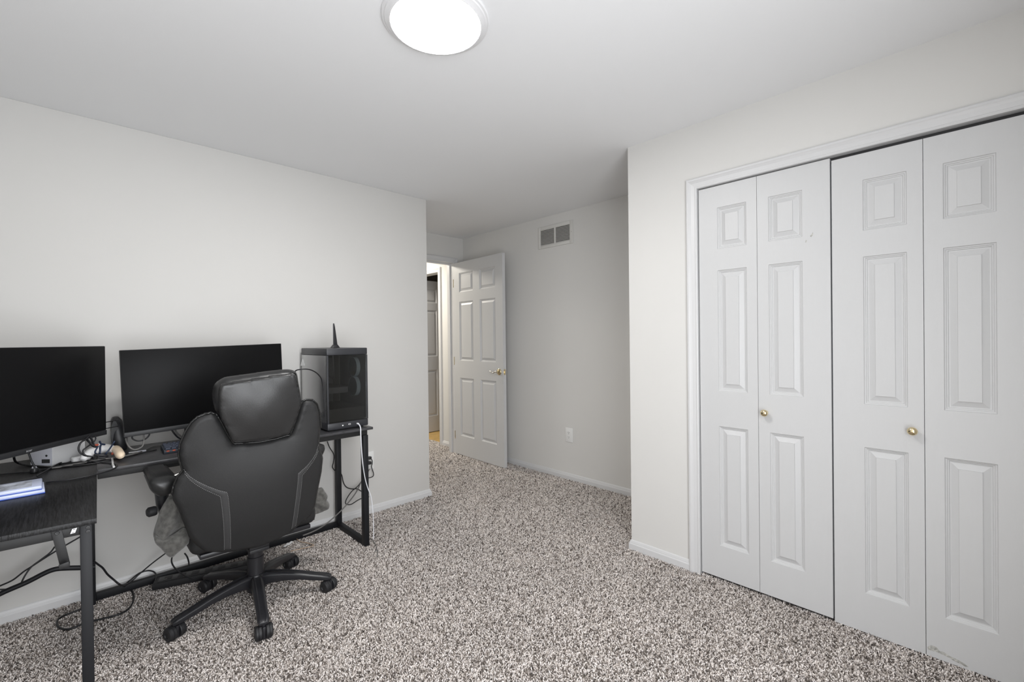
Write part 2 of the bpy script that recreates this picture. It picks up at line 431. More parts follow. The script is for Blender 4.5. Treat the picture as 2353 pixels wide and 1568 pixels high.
skirting('baseboard_hall', [((XV, 4.518), (XV, YB + T), (-1, 0), 0, 0)], 'white baseboard in the hall beyond the doorway')

# casings: a moulded profile swept round each opening
CAS = [(0, 0), (0, 0.009), (0.004, 0.0115), (0.010, 0.0115), (0.012, 0.0095), (0.030, 0.012), (0.040, 0.016), (0.044, 0.0185), (0.052, 0.0185), (0.057, 0.015), (0.057, 0)]
def casing(name, o, a, n, a0, a1, z1, label, sides=(1, 1)):
    o, a, n = Vector(o), Vector(a), Vector(n); mb = MB(); Z = Vector((0, 0, 1))
    if sides[0]: mb.rings([[o + a * (a0 - w_) + n * d for w_, d in CAS], [o + a * (a0 - w_) + n * d + Z * (z1 + w_) for w_, d in CAS]])
    if sides[1]: mb.rings([[o + a * (a1 + w_) + n * d for w_, d in CAS], [o + a * (a1 + w_) + n * d + Z * (z1 + w_) for w_, d in CAS]])
    mb.rings([[o + a * (a0 - w_) + n * d + Z * (z1 + w_) for w_, d in CAS], [o + a * (a1 + w_) + n * d + Z * (z1 + w_) for w_, d in CAS]])
    struct(name, mb, TRIM, label, 'trim', smooth=0.12)
casing('trim_1', (XC, 0, 0), (0, 1, 0), (-1, 0, 0), OY0, OY1, OZ, 'white moulded casing round the closet opening')
mb = MB().box((XC + 0.001, OY1, 0), (XC + T, OY1 + 0.018, OZ + 0.018)).box((XC + 0.001, OY0 - 0.018, 0), (XC + T, OY0, OZ + 0.018)).box((XC + 0.001, OY0 + 0.0001, OZ), (XC + T, OY1 - 0.0001, OZ + 0.0179))
struct('trim_2', mb, TRIM, 'white jamb boards lining the closet opening', 'trim')
casing('trim_3', (0, YB, 0), (1, 0, 0), (0, -1, 0), 2.252, 3.072, 2.15, 'white casing over the bedroom doorway')
mb = MB().box((3.072, YB + 0.001, 0), (3.09, YB + T, 2.165)).box((2.2405, YB + 0.001, 0), (2.256, YB + T, 2.165)).box((2.2562, YB + 0.001, 2.1502), (3.0718, YB + T, 2.165))
mb.box((3.058, YB + 0.05, 0), (3.0719, YB + 0.085, 2.15)).box((2.2561, YB + 0.05, 2.136), (3.0579, YB + 0.085, 2.1501))
struct('trim_4', mb, TRIM, 'white jamb and stop lining the bedroom doorway', 'trim')
casing('trim_5', (XV, 0, 0), (0, 1, 0), (-1, 0, 0), 4.575, 5.32, 2.118, 'white casing round the doorway across the hall')
o = box('closet_track', (XC + 0.030, OY0 + 0.004, OZ - 0.018), (XC + 0.058, OY1 - 0.004, OZ), DARK, bevel=0.001, org=(XC + 0.04, 0.43, OZ - 0.018))
tag(o, 'dark metal sliding track above the white closet doors', 'track')

# moulded doors: a face with openings, and each raised panel a mesh of its own
RP = [(0, 0), (0.0025, -0.0045), (0.006, -0.0052), (0.0085, -0.0085), (0.0115, -0.0090), (0.014, -0.0125), (0.018, -0.0128), (0.0385, -0.0045), (0.0393, -0.0015)]
def leaf(name, o, a, n, w_, z0, z1, th, pan, m, parent, back=True, pname='raised_panel', pm=None):
    """O = lower left corner of the face at z=0, A = direction across, N = face normal. PAN = (a0,z0,a1,z1) rectangles."""
    o, a, n = Vector(o), Vector(a), Vector(n); Z = Vector((0, 0, 1))
    us = sorted({0.0, w_, *[p[0] for p in pan], *[p[2] for p in pan]}); zs = sorted({z0, z1, *[p[1] for p in pan], *[p[3] for p in pan]})
    mb = MB()
    def skin(off, nn):
        for i in range(len(us) - 1):
            for j in range(len(zs) - 1):
                uc, zc = (us[i] + us[i + 1]) / 2, (zs[j] + zs[j + 1]) / 2
                if any(p[0] < uc < p[2] and p[1] < zc < p[3] for p in pan): continue
                mb.add([o + a * u + Z * z + nn * off for u, z in ((us[i], zs[j]), (us[i + 1], zs[j]), (us[i + 1], zs[j + 1]), (us[i], zs[j + 1]))], [(0, 1, 2, 3)])
    skin(0, n)
    if back: skin(-th, n)
    else: mb.add([o + a * u + Z * z - n * th for u, z in ((0, z0), (w_, z0), (w_, z1), (0, z1))], [(0, 1, 2, 3)])
    for u0, u1, v0, v1 in ((0, w_, z0, z0), (0, w_, z1, z1), (0, 0, z0, z1), (w_, w_, z0, z1)):
        if v0 == v1: q = [(u0, v0, 0), (u1, v0, 0), (u1, v0, -th), (u0, v0, -th)]
        else: q = [(u0, v0, 0), (u0, v1, 0), (u0, v1, -th), (u0, v0, -th)]
        mb.add([o + a * u + Z * v + n * d for u, v, d in q], [(0, 1, 2, 3)])
    body = mb.build(name, m, parent, recalc=True, smooth=0.4)
    for (p0, q0, p1, q1) in pan:
        for side in ((0, 1), (1, -1)) if back else ((0, 1),):
            pb = MB(); V = []; F = []
            for ins, d in RP:
                dd = d if side[0] == 0 else -th - d
                V += [o + a * u + Z * z + n * dd for u, z in ((p0 + ins, q0 + ins), (p1 - ins, q0 + ins), (p1 - ins, q1 - ins), (p0 + ins, q1 - ins))]
            for k in range(len(RP) - 1):
                for i in range(4): F.append((k * 4 + i, k * 4 + (i + 1) % 4, k * 4 + 4 + (i + 1) % 4, k * 4 + 4 + i))
            k = (len(RP) - 1) * 4; F.append((k, k + 1, k + 2, k + 3))
            pb.add(V, F); pb.build(pname, pm or m, body, smooth=0.12)
    return body
FX = XC + 0.006
def bifold(name, y_hi, y_lo, mid, dz, label, knob_y, knob_z, wide_first, fx):
    t = empty(name, (fx, (y_hi + y_lo) / 2, 0), label, 'closet door', None, 'structure')
    rows = ((0.190, 0.820), (1.004, 1.638), (1.750, 1.967))
    for k, (a, b) in enumerate(((y_hi, mid + 0.0009), (mid - 0.0009, y_lo))):
        w_ = a - b
        pl = (0.096 if k == 0 else 0.050) if wide_first else (0.110 if k == 0 else 0.056)
        if k == 1 and not wide_first: pl = 0.056
        pan = [(pl, z0 + dz, pl + 0.142, z1 + dz) for z0, z1 in rows]
        leaf('door_leaf', (fx, a, 0), (0, -1, 0), (-1, 0, 0), w_, 0.020 + dz * 1.1, 2.0805 + dz, 0.030, pan, DOOR, t, back=False)
    kb = MB().lathe((fx, knob_y, knob_z), (-1, 0, 0), [(0.0, 0.0), (0.011, 0.0), (0.0085, 0.004), (0.0065, 0.009), (0.008, 0.013), (0.0135, 0.017), (0.0165, 0.022), (0.0172, 0.027), (0.0155, 0.033), (0.010, 0.0375), (0.004, 0.039), (0.0, 0.0392)], 28)
    kb = kb.build('knob', BRASS, t, smooth=1.0); kb['label'] = 'round polished brass knob'
    return t
bifold('door_2', OY1 - 0.0045, 0.4440, 0.7445, 0.0, 'left pair of white panelled folding closet doors', (2.395,0.711,0.916)[1], (2.395,0.711,0.916)[2], True, FX)
bifold('door_3', 0.4385, OY0 + 0.004, 0.1370, -0.0115, 'right pair of white panelled folding closet doors with a scuffed lower corner', (2.395,0.172,0.902)[1], (2.395,0.172,0.902)[2], False, FX + 0.004)

def mark(name, P, m, parent, label):
    o_ = MB().prism(P, (-0.0003, 0, 0)).build(name, m, parent, smooth=0); o_['label'] = label
SCUFF = mat('door_scuff', (0.43, 0.425, 0.40), 0.7, var=(120, 0.35))
lf = [o_ for o_ in bpy.data.objects if o_.name.startswith('door_leaf')]
mark('scuff', [(FX + 0.0039, p[1], p[2]) for p in [(2.43,0.133,0.041),(2.43,0.122,0.053),(2.43,0.107,0.052),(2.43,0.097,0.041),(2.43,0.087,0.043),(2.43,0.067,0.035),(2.43,0.053,0.033),(2.43,0.038,0.03),(2.43,0.028,0.027),(2.43,0.017,0.019),(2.43,0.027,0.016),(2.43,0.041,0.02),(2.43,0.058,0.023),(2.43,0.077,0.029),(2.43,0.094,0.032),(2.43,0.109,0.033),(2.43,0.122,0.031),(2.43,0.132,0.031)]], SCUFF, lf[3], 'grey scuff mark near the floor')
for P_ in ([(2.426,0.521,1.747),(2.426,0.513,1.757),(2.426,0.509,1.763),(2.426,0.509,1.751),(2.426,0.516,1.742)], [(2.426,0.54,1.722),(2.426,0.537,1.733),(2.426,0.533,1.729),(2.426,0.536,1.719)]):
    mark('paint_chip', [(FX - 0.0001, p[1], p[2]) for p in P_], SCUFF, lf[1], 'tiny grey paint chip')

# bedroom door, open against the vent wall
hx, fxx = 3.070, 3.036
yh, yf = YB - 0.012, 3.238
av = Vector((fxx - hx, yf - yh, 0)); dw = av.length; av.normalize(); nv = Vector((av.y, -av.x, 0))
if nv.x > 0: nv = -nv
d1 = empty('door_1', (hx, yh, 0), 'open white six panel bedroom door swung back against the vent wall', 'door', None, 'structure')
cols = ((yh - 3.972, yh - 3.722), (yh - 3.607, yh - 3.350))
pan = [(c0, z0, c1, z1) for c0, c1 in cols for z0, z1 in ((0.226, 0.866), (1.056, 1.706), (1.811, 2.024))]
leaf('door_leaf', (hx, yh, 0), av, nv, dw, 0.014, 2.142, 0.036, pan, DOOR, d1)
hb = Vector((hx, yh, 0)) + av * (dw - 0.062) + Vector((0, 0, 0.962))
for sgn, pos in ((1, hb), (-1, hb - nv * 0.036)):
    nn = nv * sgn
    r_ = MB().lathe(pos, nn, [(0, 0), (0.033, 0), (0.033, 0.004), (0.029, 0.009), (0.015, 0.011), (0.011, 0.013), (0.011, 0.036), (0.0, 0.037)], 24).build('rosette', BRASS, d1, smooth=0.8); r_['label'] = 'round brass rosette'
    lv = [pos + nn * 0.036 + av * 0.008, pos + nn * 0.038 - av * 0.015 + Vector((0, 0, 0.003)), pos + nn * 0.040 - av * 0.05 - Vector((0, 0, 0.010)), pos + nn * 0.040 - av * 0.085 + Vector((0, 0, 0.002)), pos + nn * 0.038 - av * 0.108 + Vector((0, 0, 0.004))]
    pth = cr(lv, 5); MB().tube(pth, [0.0085 - 0.0035 * i / len(pth) for i in range(len(pth))], 10).build('lever_handle', NICKEL, d1, smooth=1.2)['label'] = 'curved lever handle'
e = Vector((hx, yh, 0)) + av * dw - nv * 0.018 + Vector((0, 0, 0.962))
MB().obox(e, av * 0.0012, nv * 0.0125, Vector((0, 0, 0.028))).build('latch_plate', BRASS, d1)['label'] = 'small brass latch plate on the door edge'
MB().obox(e + av * 0.004, av * 0.005, nv * 0.006, Vector((0, 0, 0.008))).build('latch_bolt', BRASS, d1)
for z in (0.22, 1.05, 1.92):
    MB().lathe((hx + 0.003, yh + 0.006, z - 0.045), (0, 0, 1), [(0, 0), (0.006, 0), (0.006, 0.09), (0, 0.09)], 10).build('hinge', BRASS, d1)

# door standing open in the dim room across the hall
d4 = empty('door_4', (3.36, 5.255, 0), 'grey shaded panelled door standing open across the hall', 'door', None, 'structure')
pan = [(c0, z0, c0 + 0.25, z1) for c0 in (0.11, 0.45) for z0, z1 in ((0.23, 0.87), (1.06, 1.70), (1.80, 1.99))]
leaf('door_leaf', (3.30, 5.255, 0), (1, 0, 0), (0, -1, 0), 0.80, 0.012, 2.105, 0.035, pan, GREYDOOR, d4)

# ------------------------------------------------------------------ wall and ceiling fixtures
vx, va0, va1, vz0, vz1 = XV, 2.912, 2.496, 2.144, 2.350
v = empty('air_vent', (XV, 2.704, 2.144), 'white metal return air grille high on the shaded wall', 'vent')
fr = MB(); ym = (va0 + va1) / 2
def vf(y0, y1, z0, z1, d=0.009): fr.box((XV - d, min(y0, y1), z0), (XV - 0.0005, max(y0, y1), z1))
vf(va0, va0 - 0.030, vz0, vz1); vf(va1, va1 + 0.034, vz0, vz1); vf(va0 - 0.0301, va1 + 0.0341, vz0, vz0 + 0.030); vf(va0 - 0.0301, va1 + 0.0341, vz1 - 0.030, vz1)
fr.build('frame', VENT, v, bevel=0.0015)
box('divider', (XV - 0.009, ym - 0.008, vz0 + 0.03), (XV - 0.0005, ym + 0.008, vz1 - 0.03), VENT, v, bevel=0.001)
box('backing', (XV - 0.0012, va1 + 0.02, vz0 + 0.02), (XV - 0.0002, va0 - 0.02, vz1 - 0.02), VENTD, v)
for (y0, y1) in ((va1 + 0.034, ym - 0.008), (ym + 0.008, va0 - 0.030)):
    for k in range(12):
        z = vz0 + 0.036 + k * 0.0124
        MB().add([(XV - 0.0085, y0, z - 0.004), (XV - 0.0085, y1, z - 0.004), (XV - 0.002, y1, z + 0.0035), (XV - 0.002, y0, z + 0.0035),
                  (XV - 0.0085, y0, z - 0.0028), (XV - 0.0085, y1, z - 0.0028), (XV - 0.002, y1, z + 0.0047), (XV - 0.002, y0, z + 0.0047)],
                 [(0, 3, 2, 1), (4, 5, 6, 7), (0, 1, 5, 4), (1, 2, 6, 5), (2, 3, 7, 6), (3, 0, 4, 7)]).build('slat', VENT, v)
MB().lathe((XV - 0.009, va1 + 0.014, 2.247), (-1, 0, 0), [(0, 0), (0.004, 0), (0.003, 0.0015), (0, 0.002)], 10).build('screw', NICKEL, v)

def outlet(o, a, n, label, group=None):
    """O = plate centre on the wall, A = across, N = out of the wall."""
    o, a, n = Vector(o), Vector(a), Vector(n); Z = Vector((0, 0, 1))
    t = empty('wall_outlet', o, label, 'outlet')
    MB().obox(o + n * 0.003, a * 0.041, Z * 0.064, n * 0.003).build('cover_plate', OUTLET, t, bevel=0.0015)
    for s in (0.020, -0.020):
        c = o + Z * s + n * 0.007
        pr = [c + a * (0.017 * math.cos(q)) + Z * (0.0145 * math.sin(q)) for q in [2 * math.pi * i / 20 for i in range(20)]]
        so = MB().prism([p - n * 0.001 for p in pr], n * 0.002).build('socket', OUTLET, t)
        for dx in (-0.0065, 0.0065): MB().obox(c + a * dx + Z * 0.004 + n * 0.0012, a * 0.0012, Z * 0.0045, n * 0.0004).build('slot', SLOT, so)
        MB().lathe(c - Z * 0.007 + n * 0.0011, n, [(0, 0), (0.0028, 0), (0.0028, 0.0005), (0, 0.0005)], 10).build('ground_hole', SLOT, so)
    MB().lathe(o + n * 0.006, n, [(0, 0), (0.003, 0), (0.002, 0.001), (0, 0.001)], 10).build('screw', NICKEL, t)
    return t
outlet((XV, 2.565, 0.412), (0, 1, 0), (-1, 0, 0), 'white duplex outlet alone on the shaded wall under the vent')
outlet((1.556, YL, 0.402), (1, 0, 0), (0, -1, 0), 'white duplex outlet behind the desk leg with black plugs in it')

LX, LY = 0.948, 1.343
t = empty('ceiling_light', (LX, LY, H), 'round white flush ceiling light glowing brightly', 'ceiling light')
MB().lathe((LX, LY, H), (0, 0, -1), [(0.0, 0.0), (0.189, 0.0), (0.190, 0.004), (0.188, 0.008), (0.182, 0.0095), (0.179, 0.0135), (0.171, 0.0165), (0.163, 0.0215), (0.1605, 0.0215), (0.160, 0.018), (0.0, 0.015)], 72).build('rim', RIM, t, smooth=0.5)
MB().lathe((LX, LY, H), (0, 0, -1), [(0.0, 0.016), (0.1595, 0.0185), (0.1595, 0.0195), (0.12, 0.0205), (0.05, 0.0208), (0.0, 0.021)], 72).build('diffuser', DIFF, t, smooth=1.0)

# ------------------------------------------------------------------ the corner desk
ZT = 0.748
desk = empty('corner_desk', (0.55, 2.85, 0), 'black L shaped corner desk with black metal frame against the left wall', 'desk')
MB().prism([(0.0685, 2.638, 0.732), (1.346, 2.638, 0.732), (1.346, 3.112, 0.732), (0.0825, 3.112, 0.732)], (0, 0, ZT - 0.732)).build('desktop', DESK2, desk, bevel=0.003)['label'] = 'long black desktop along the wall'
MB().prism([(-0.47, 1.958, 0.732), (0.0465, 1.9085, 0.732), (0.0815, 3.112, 0.732), (-0.47, 3.112, 0.732)], (0, 0, ZT - 0.732)).build('desktop', DESK, desk, bevel=0.0012)['label'] = 'black wood grain return top nearest the viewer'
# rails under the tops
box('rail', (0.07, 2.655, 0.702), (1.315, 2.685, 0.7315), BLACKM2, desk, bevel=0.002)
box('rail', (0.07, 3.06, 0.702), (1.315, 3.09, 0.7315), BLACKM2, desk, bevel=0.002)
ra, rb = Vector((0.036, 1.9325, 0)), Vector((-0.46, 1.966, 0)); rd = (rb - ra)
MB().hexa([(*ra.xy, 0.700), (*rb.xy, 0.700), (rb.x, rb.y + 0.028, 0.700), (ra.x, ra.y + 0.028, 0.700), (*ra.xy, 0.7315), (*rb.xy, 0.7315), (rb.x, rb.y + 0.028, 0.7315), (ra.x, ra.y + 0.028, 0.7315)]).build('rail', BLACKM2, desk, bevel=0.0015)
box('rail', (0.008, 1.97, 0.702), (0.034, 3.05, 0.7315), BLACKM2, desk, bevel=0.002)
box('rail', (1.284, 2.685, 0.702), (1.314, 3.06, 0.7315), BLACKM2, desk, bevel=0.002)
# legs and floor rails
box('leg', (1.283, 2.645, 0.006), (1.315, 2.685, 0.7015), BLACKM, desk, bevel=0.002)
box('leg', (1.283, 3.045, 0.006), (1.315, 3.085, 0.7015), BLACKM, desk, bevel=0.002)
box('foot_rail', (1.284, 2.686, 0.008), (1.314, 3.044, 0.042), BLACKM, desk, bevel=0.002)
box('foot_rail', (0.068, 3.052, 0.010), (1.2825, 3.080, 0.046), BLACKM, desk, bevel=0.002)
box('leg', (0.0085, 1.925, 0.006), (0.0365, 1.957, 0.7315), BLACKM, desk, bevel=0.0022)
box('leg', (0.036, 3.022, 0.006), (0.067, 3.060, 0.7315), BLACKM, desk, bevel=0.002)
for z in (0.7205, 0.7085):
    px = (0.027,1.925,0.729)[0]
    MB().lathe((px, 1.9252, z), (0, -1, 0), [(0, 0), (0.0062, 0), (0.005, 0.002), (0.0025, 0.0022), (0.0025, 0.001), (0, 0.001)], 14).build('screw', DARK, desk, smooth=0.8)
# bent tube brace between the legs by the wall
pth = cr([(-0.307,2.9,0.196),(-0.237,2.9,0.229),(-0.159,2.9,0.249),(-0.106,2.9,0.268),(-0.081,2.9,0.274),(-0.058,2.9,0.273),(-0.023,2.9,0.263),(0.02,2.9,0.249),(0.062,2.9,0.238)], 5)
MB().tube(pth, 0.0105, 10).build('brace', BLACKM, desk, smooth=1.0)['label'] = 'bent black tube brace under the return'
# headphone hook on the front rail
hk = MB(); hd = Vector((0.155, 0, -0.988)); hs = Vector((0.988, 0, 0.155)); h0 = Vector((-0.041,1.938,0.722)) + Vector((0, -0.006, 0))
hk.obox(h0 + hd * 0.046, hs * 0.0112, hd * 0.056, (0, 0.0018, 0))
hk.obox(h0 + hd * 0.1005 + Vector((0, -0.015, 0)), hs * 0.0112, hd * 0.0018, (0, 0.0165, 0))
hk.obox(h0 + hd * 0.0945 + Vector((0, -0.0300, 0)), hs * 0.0112, hd * 0.0075, (0, 0.0016, 0))
hko = hk.build('hook', BLACKM2, desk, bevel=0.0006); hko['label'] = 'flat black hook hanging from the front rail'
MB().lathe(h0 + Vector((0, -0.002, 0.0)), (0, -1, 0), [(0, 0), (0.006, 0), (0.0045, 0.002), (0.002, 0.0022), (0, 0.001)], 14).build('screw', DARK, hko, smooth=0.8)
st = Vector((-0.005,1.93,0.718)); sa, sb = Vector((0.988, -0.066, 0.10)).normalized(), Vector((0.30, -0.01, 0.95)).normalized()
stk = MB().obox(st, sa * 0.0055, sb * 0.0075, sa.cross(sb) * 0.0003).build('sticker', WHITE, desk); stk['label'] = 'tiny white sticker on the front rail'
for q in (0.5, -0.55):
    MB().obox(st + sb * 0.0085 * q + Vector((0, -0.0006, 0)), sa * 0.0026, sb * 0.0007, sa.cross(sb) * 0.0002).build('print_line', SLOT, stk)

# ------------------------------------------------------------------ monitors
def monitor(TL, TR, h, label, logo=None, stand=0.0):
    TL, TR = Vector(TL), Vector(TR); e = (TR - TL); W_ = e.length; e.normalize()
    dn = Vector((0, 0, -1)); dn = (dn - e * dn.dot(e)).normalized(); n = dn.cross(e).normalized()
    if n.y > 0: n = -n
    C0 = TL + e * W_ / 2
    ft = C0 - n * 0.06; t = empty('monitor', (ft.x, ft.y, ZT), label, 'monitor', 'black monitors on the corner desk')
    chin = 0.021
    MB().obox(TL + e * W_ / 2 + dn * (h / 2) - n * 0.0125, e * W_ / 2, dn * h / 2, n * 0.0120).build('shell', BEZEL, t, bevel=0.003)
    MB().obox(TL + e * W_ / 2 + dn * ((h - chin) / 2) - n * 0.0001, e * (W_ / 2 - 0.0015), dn * ((h - chin) / 2 - 0.0015), n * 0.0008).build('screen', SCREEN, t, bevel=0.0004)
    MB().obox(TL + e * W_ / 2 + dn * (h - chin / 2) + n * 0.0010, e * (W_ / 2), dn * (chin / 2), n * 0.0020).build('chin', BEZEL, t, bevel=0.0012)
    MB().obox(C0 + dn * h * 0.52 - n * 0.038, e * W_ * 0.28, dn * h * 0.30, n * 0.016).build('back_housing', BEZEL, t, bevel=0.012)
    b0 = C0 + dn * (h * 0.55) - n * 0.064 + e * stand
    MB().tube([b0, b0 + Vector((0, 0, ZT + 0.016 - b0.z))], 0.019, 14).build('stand_post', PLASTIC, t, smooth=0.8)
    MB().obox(b0 + n * 0.006, e * 0.045, dn * 0.045, n * 0.009).build('mount_plate', PLASTIC, t, bevel=0.003)
    fz = ZT + 0.008; c = Vector((b0.x, b0.y, fz)); eh = Vector((e.x, e.y, 0)).normalized(); nh = Vector((n.x, n.y, 0)).normalized()
    for s in (-1, 1):
        tip = c + eh * (0.19 * s) + nh * 0.025
        MB().tube(cr([c, c + eh * (0.09 * s) + nh * 0.005, tip], 5), 0.0078, 8).build('stand_foot', PLASTIC, t, smooth=1.0)
    if logo:
        lp = TL + e * (W_ * 0.5) + dn * (h - chin / 2) + n * 0.0034
        text_obj('acer', 'logo', 0.013, lp, e, -dn, LOGO, t)
    return t, C0, e, dn, n
M1R = Vector((0.107,2.81,1.28)); E1 = Vector((math.cos(math.radians(48)), math.sin(math.radians(48)), 0))
M1L = M1R - E1 * 0.70 + Vector((0, 0, 0.002))
m1, c1, e1_, d1_, n1_ = monitor(M1L, M1R, M1R.z - (0.105,2.81,0.87)[2], 'angled black monitor at the left end of the desk cut by the frame', logo=True, stand=-0.125)
M2L, M2R = Vector((0.155,2.77,1.259)), Vector((0.869,2.815,1.28))
m2, c2, e2_, d2_, n2_ = monitor(M2L, M2R, 0.4085, 'black monitor right behind the headrest of the black chair')

# ------------------------------------------------------------------ computer tower
pc = empty('computer_tower', (1.20, 2.88, ZT), 'dark computer tower with tinted glass side standing on the right end of the desk', 'computer')
xa, xb, ya, yb, za, zb = 1.076, 1.332, 2.676, 3.092, 0.757, 1.246
box('feet', (xa + 0.02, ya + 0.03, ZT + 0.0005), (xb - 0.02, yb - 0.03, za), RUBBER, pc)
box('base', (xa, ya, za), (xb, yb, za + 0.040), PCBODY, pc, bevel=0.004)
box('top_panel', (xa, ya, zb - 0.042), (xb, yb, zb), PCBODY, pc, bevel=0.005)
box('back_panel', (xa + 0.004, yb - 0.004, za + 0.041), (xb - 0.004, yb, zb - 0.043), PCIN, pc)
box('side_panel', (xa, ya + 0.006, za + 0.041), (xa + 0.004, yb - 0.005, zb - 0.043), PCSIDE, pc, bevel=0.001)['label'] = 'smoky grey side panel with a white triangle'
box('side_panel', (xb - 0.004, ya + 0.006, za + 0.041), (xb, yb - 0.005, zb - 0.043), PCIN, pc, bevel=0.001)
for x in (xa, xb - 0.010): box('corner_post', (x, ya, za + 0.0405), (x + 0.010, ya + 0.012, zb - 0.0425), PCBODY, pc, bevel=0.001)
box('motherboard', (xa + 0.03, yb - 0.028, za + 0.07), (xb - 0.06, yb - 0.010, zb - 0.07), PCPART, pc, bevel=0.001)
box('graphics_card', (xa + 0.02, yb - 0.30, 0.962), (xb - 0.075, yb - 0.034, 1.000), PCPART, pc, bevel=0.004)
box('power_shroud', (xa + 0.006, ya + 0.03, za + 0.042), (xb - 0.006, yb - 0.034, za + 0.12), PCIN, pc, bevel=0.003)
for fz in (1.123, 0.998):
    fc = Vector((xb - 0.030, 2.80, fz))
    fo = MB().lathe(fc, (1, 0, 0), [(0.058, -0.012), (0.062, -0.012), (0.062, 0.012), (0.056, 0.012), (0.0545, 0.0), (0.058, -0.012)], 36).build('fan', FAN, pc, smooth=0.6)
    fo['label'] = 'pale round fan inside the glass'
    MB().lathe(fc, (-1, 0, 0), [(0, 0.010), (0.020, 0.010), (0.020, -0.01), (0, -0.01)], 20).build('hub', PLASTIC, fo)
    bl = MB()
    for k in range(7):
        a = 2 * math.pi * k / 7; u = Vector((0, math.cos(a), math.sin(a))); v_ = Vector((0, -math.sin(a), math.cos(a)))
        bl.hexa([fc + u * 0.020 - v_ * 0.006 + Vector((dx, 0, 0)) for dx in (-0.006,)] + [fc + u * 0.053 - v_ * 0.010 + Vector((-0.006, 0, 0)), fc + u * 0.053 + v_ * 0.014 + Vector((0.006, 0, 0)), fc + u * 0.020 + v_ * 0.008 + Vector((0.006, 0, 0))] +
                [fc + u * 0.020 - v_ * 0.006 + Vector((-0.0045, 0, 0)), fc + u * 0.053 - v_ * 0.010 + Vector((-0.0045, 0, 0)), fc + u * 0.053 + v_ * 0.014 + Vector((0.0075, 0, 0)), fc + u * 0.020 + v_ * 0.008 + Vector((0.0075, 0, 0))])
    bl.build('fan_blades', FAN, fo)
for dx in (0.0, 0.045):
    pt = [(xa + 0.060 + dx, 2.84, zb - 0.045), (xa + 0.062 + dx, 2.84, 1.13), (xa + 0.075 + dx, 2.87, 1.07), (xa + 0.11 + dx * 0.7, 2.93, 1.045), (xa + 0.135 + dx * 0.4, 3.0, 1.05), (xa + 0.14, 3.06, 1.07)]
    MB().tube(cr(pt, 6), 0.0065, 8).build('coolant_tube', PCPART, pc, smooth=1.0)
box('glass_panel', (xa + 0.010, ya + 0.0005, za + 0.0405), (xb - 0.0105, ya + 0.0035, zb - 0.0425), GLASS, pc)['label'] = 'tinted glass panel'
tri = [(xa - 0.0006, 3.055, 1.160), (xa - 0.0006, 3.012, 1.160), (xa - 0.0006, 3.032, 1.186)]
tri = [(1.076,3.107,1.129),(1.076,3.029,1.132),(1.076,3.074,1.176)]
o = MB().prism(tri, (-0.0005, 0, 0)).build('triangle_mark', WHITE, pc); o['label'] = 'small white triangle'
fy = ya - 0.0002
def on_bezel(p): return Vector((p[0], fy, p[2]))
MB().lathe(on_bezel((1.167,2.676,0.777)), (0, -1, 0), [(0, 0), (0.0042, 0), (0.0042, 0.0012), (0, 0.0012)], 14).build('power_button', WHITE, pc)
q = on_bezel((1.21,2.676,0.779))
MB().obox(q, (0.0070, 0, 0), (0, 0.0010, 0), (0, 0, 0.0042)).build('usb_port', WHITE, pc, bevel=0.0005)
MB().obox(q + Vector((0, -0.0012, 0)), (0.0050, 0, 0), (0, 0.0003, 0), (0, 0, 0.0025)).build('usb_slot', SLOT, pc)
for pxx in [(1.184,2.676,0.78),(1.237,2.676,0.782)]: MB().obox(on_bezel(pxx), (0.0012, 0, 0), (0, 0.0006, 0), (0, 0, 0.0028)).build('usb_slot', SLOT, pc)
# fin aerial on top of the tower
an = empty('wifi_antenna', (1.204,2.86,1.254), 'black fin shaped aerial standing on the computer tower', 'antenna')
ax, ay = worg(an).x, 2.86
MB().hexa([(ax - 0.026, ay - 0.020, zb + 0.0005), (ax + 0.026, ay - 0.020, zb + 0.0005), (ax + 0.026, ay + 0.020, zb + 0.0005), (ax - 0.026, ay + 0.020, zb + 0.0005), (ax - 0.012, ay - 0.012, zb + 0.022), (ax + 0.013, ay - 0.012, zb + 0.022), (ax + 0.013, ay + 0.012, zb + 0.022), (ax - 0.012, ay + 0.012, zb + 0.022)]).build('base', PLASTIC, an, bevel=0.003)
ap = [(1.193,2.86,1.251),(1.22,2.86,1.251),(1.216,2.86,1.287),(1.204,2.86,1.38),(1.199,2.86,1.403),(1.194,2.86,1.404),(1.193,2.86,1.391)]
MB().prism([(p[0], ay - 0.005, p[2]) for p in ap], (0, 0.010, 0)).build('fin', PLASTIC, an, bevel=0.0015)

# ------------------------------------------------------------------ things on the desk
# white router box at the back of the join
q0, q1, q2 = [Vector(p) for p in [(-0.122,2.944,0.748),(-0.069,2.858,0.748),(-0.003,2.928,0.748)]]
ex = (q2 - q1); ex.normalize(); ey = Vector((-ex.y, ex.x, 0)); 
wl = max(0.06, (q0 - q1).length); wr = 0.155
rt = empty('router_box', q1 + (ex * wr + ey * wl) / 2, 'white plastic box with a round hole and a black port under the angled monitor', 'router')
P = [q1, q1 + ex * wr, q1 + ex * wr + ey * wl, q1 + ey * wl]
MB().prism(P, (0, 0, 0.105)).build('body', WHITE, rt, bevel=0.004)
fn = -ex
def on_left(px, py_z):
    return q1 + ey * px + Vector((0, 0, py_z)) + fn * 0.0004
MB().obox(on_left(wl / 2, 0.0525), ey * (wl / 2 - 0.004), Vector((0, 0, 0.0485)), fn * 0.0008).build('lit_end_plate', LAV, rt, bevel=0.001)  # lavender light falling on this end is put into its colour
MB().lathe(on_left(wl * 0.27, 0.048), fn, [(0, 0), (0.0048, 0), (0.0048, 0.0016), (0, 0.0012)], 16).build('round_hole', SLOT, rt)
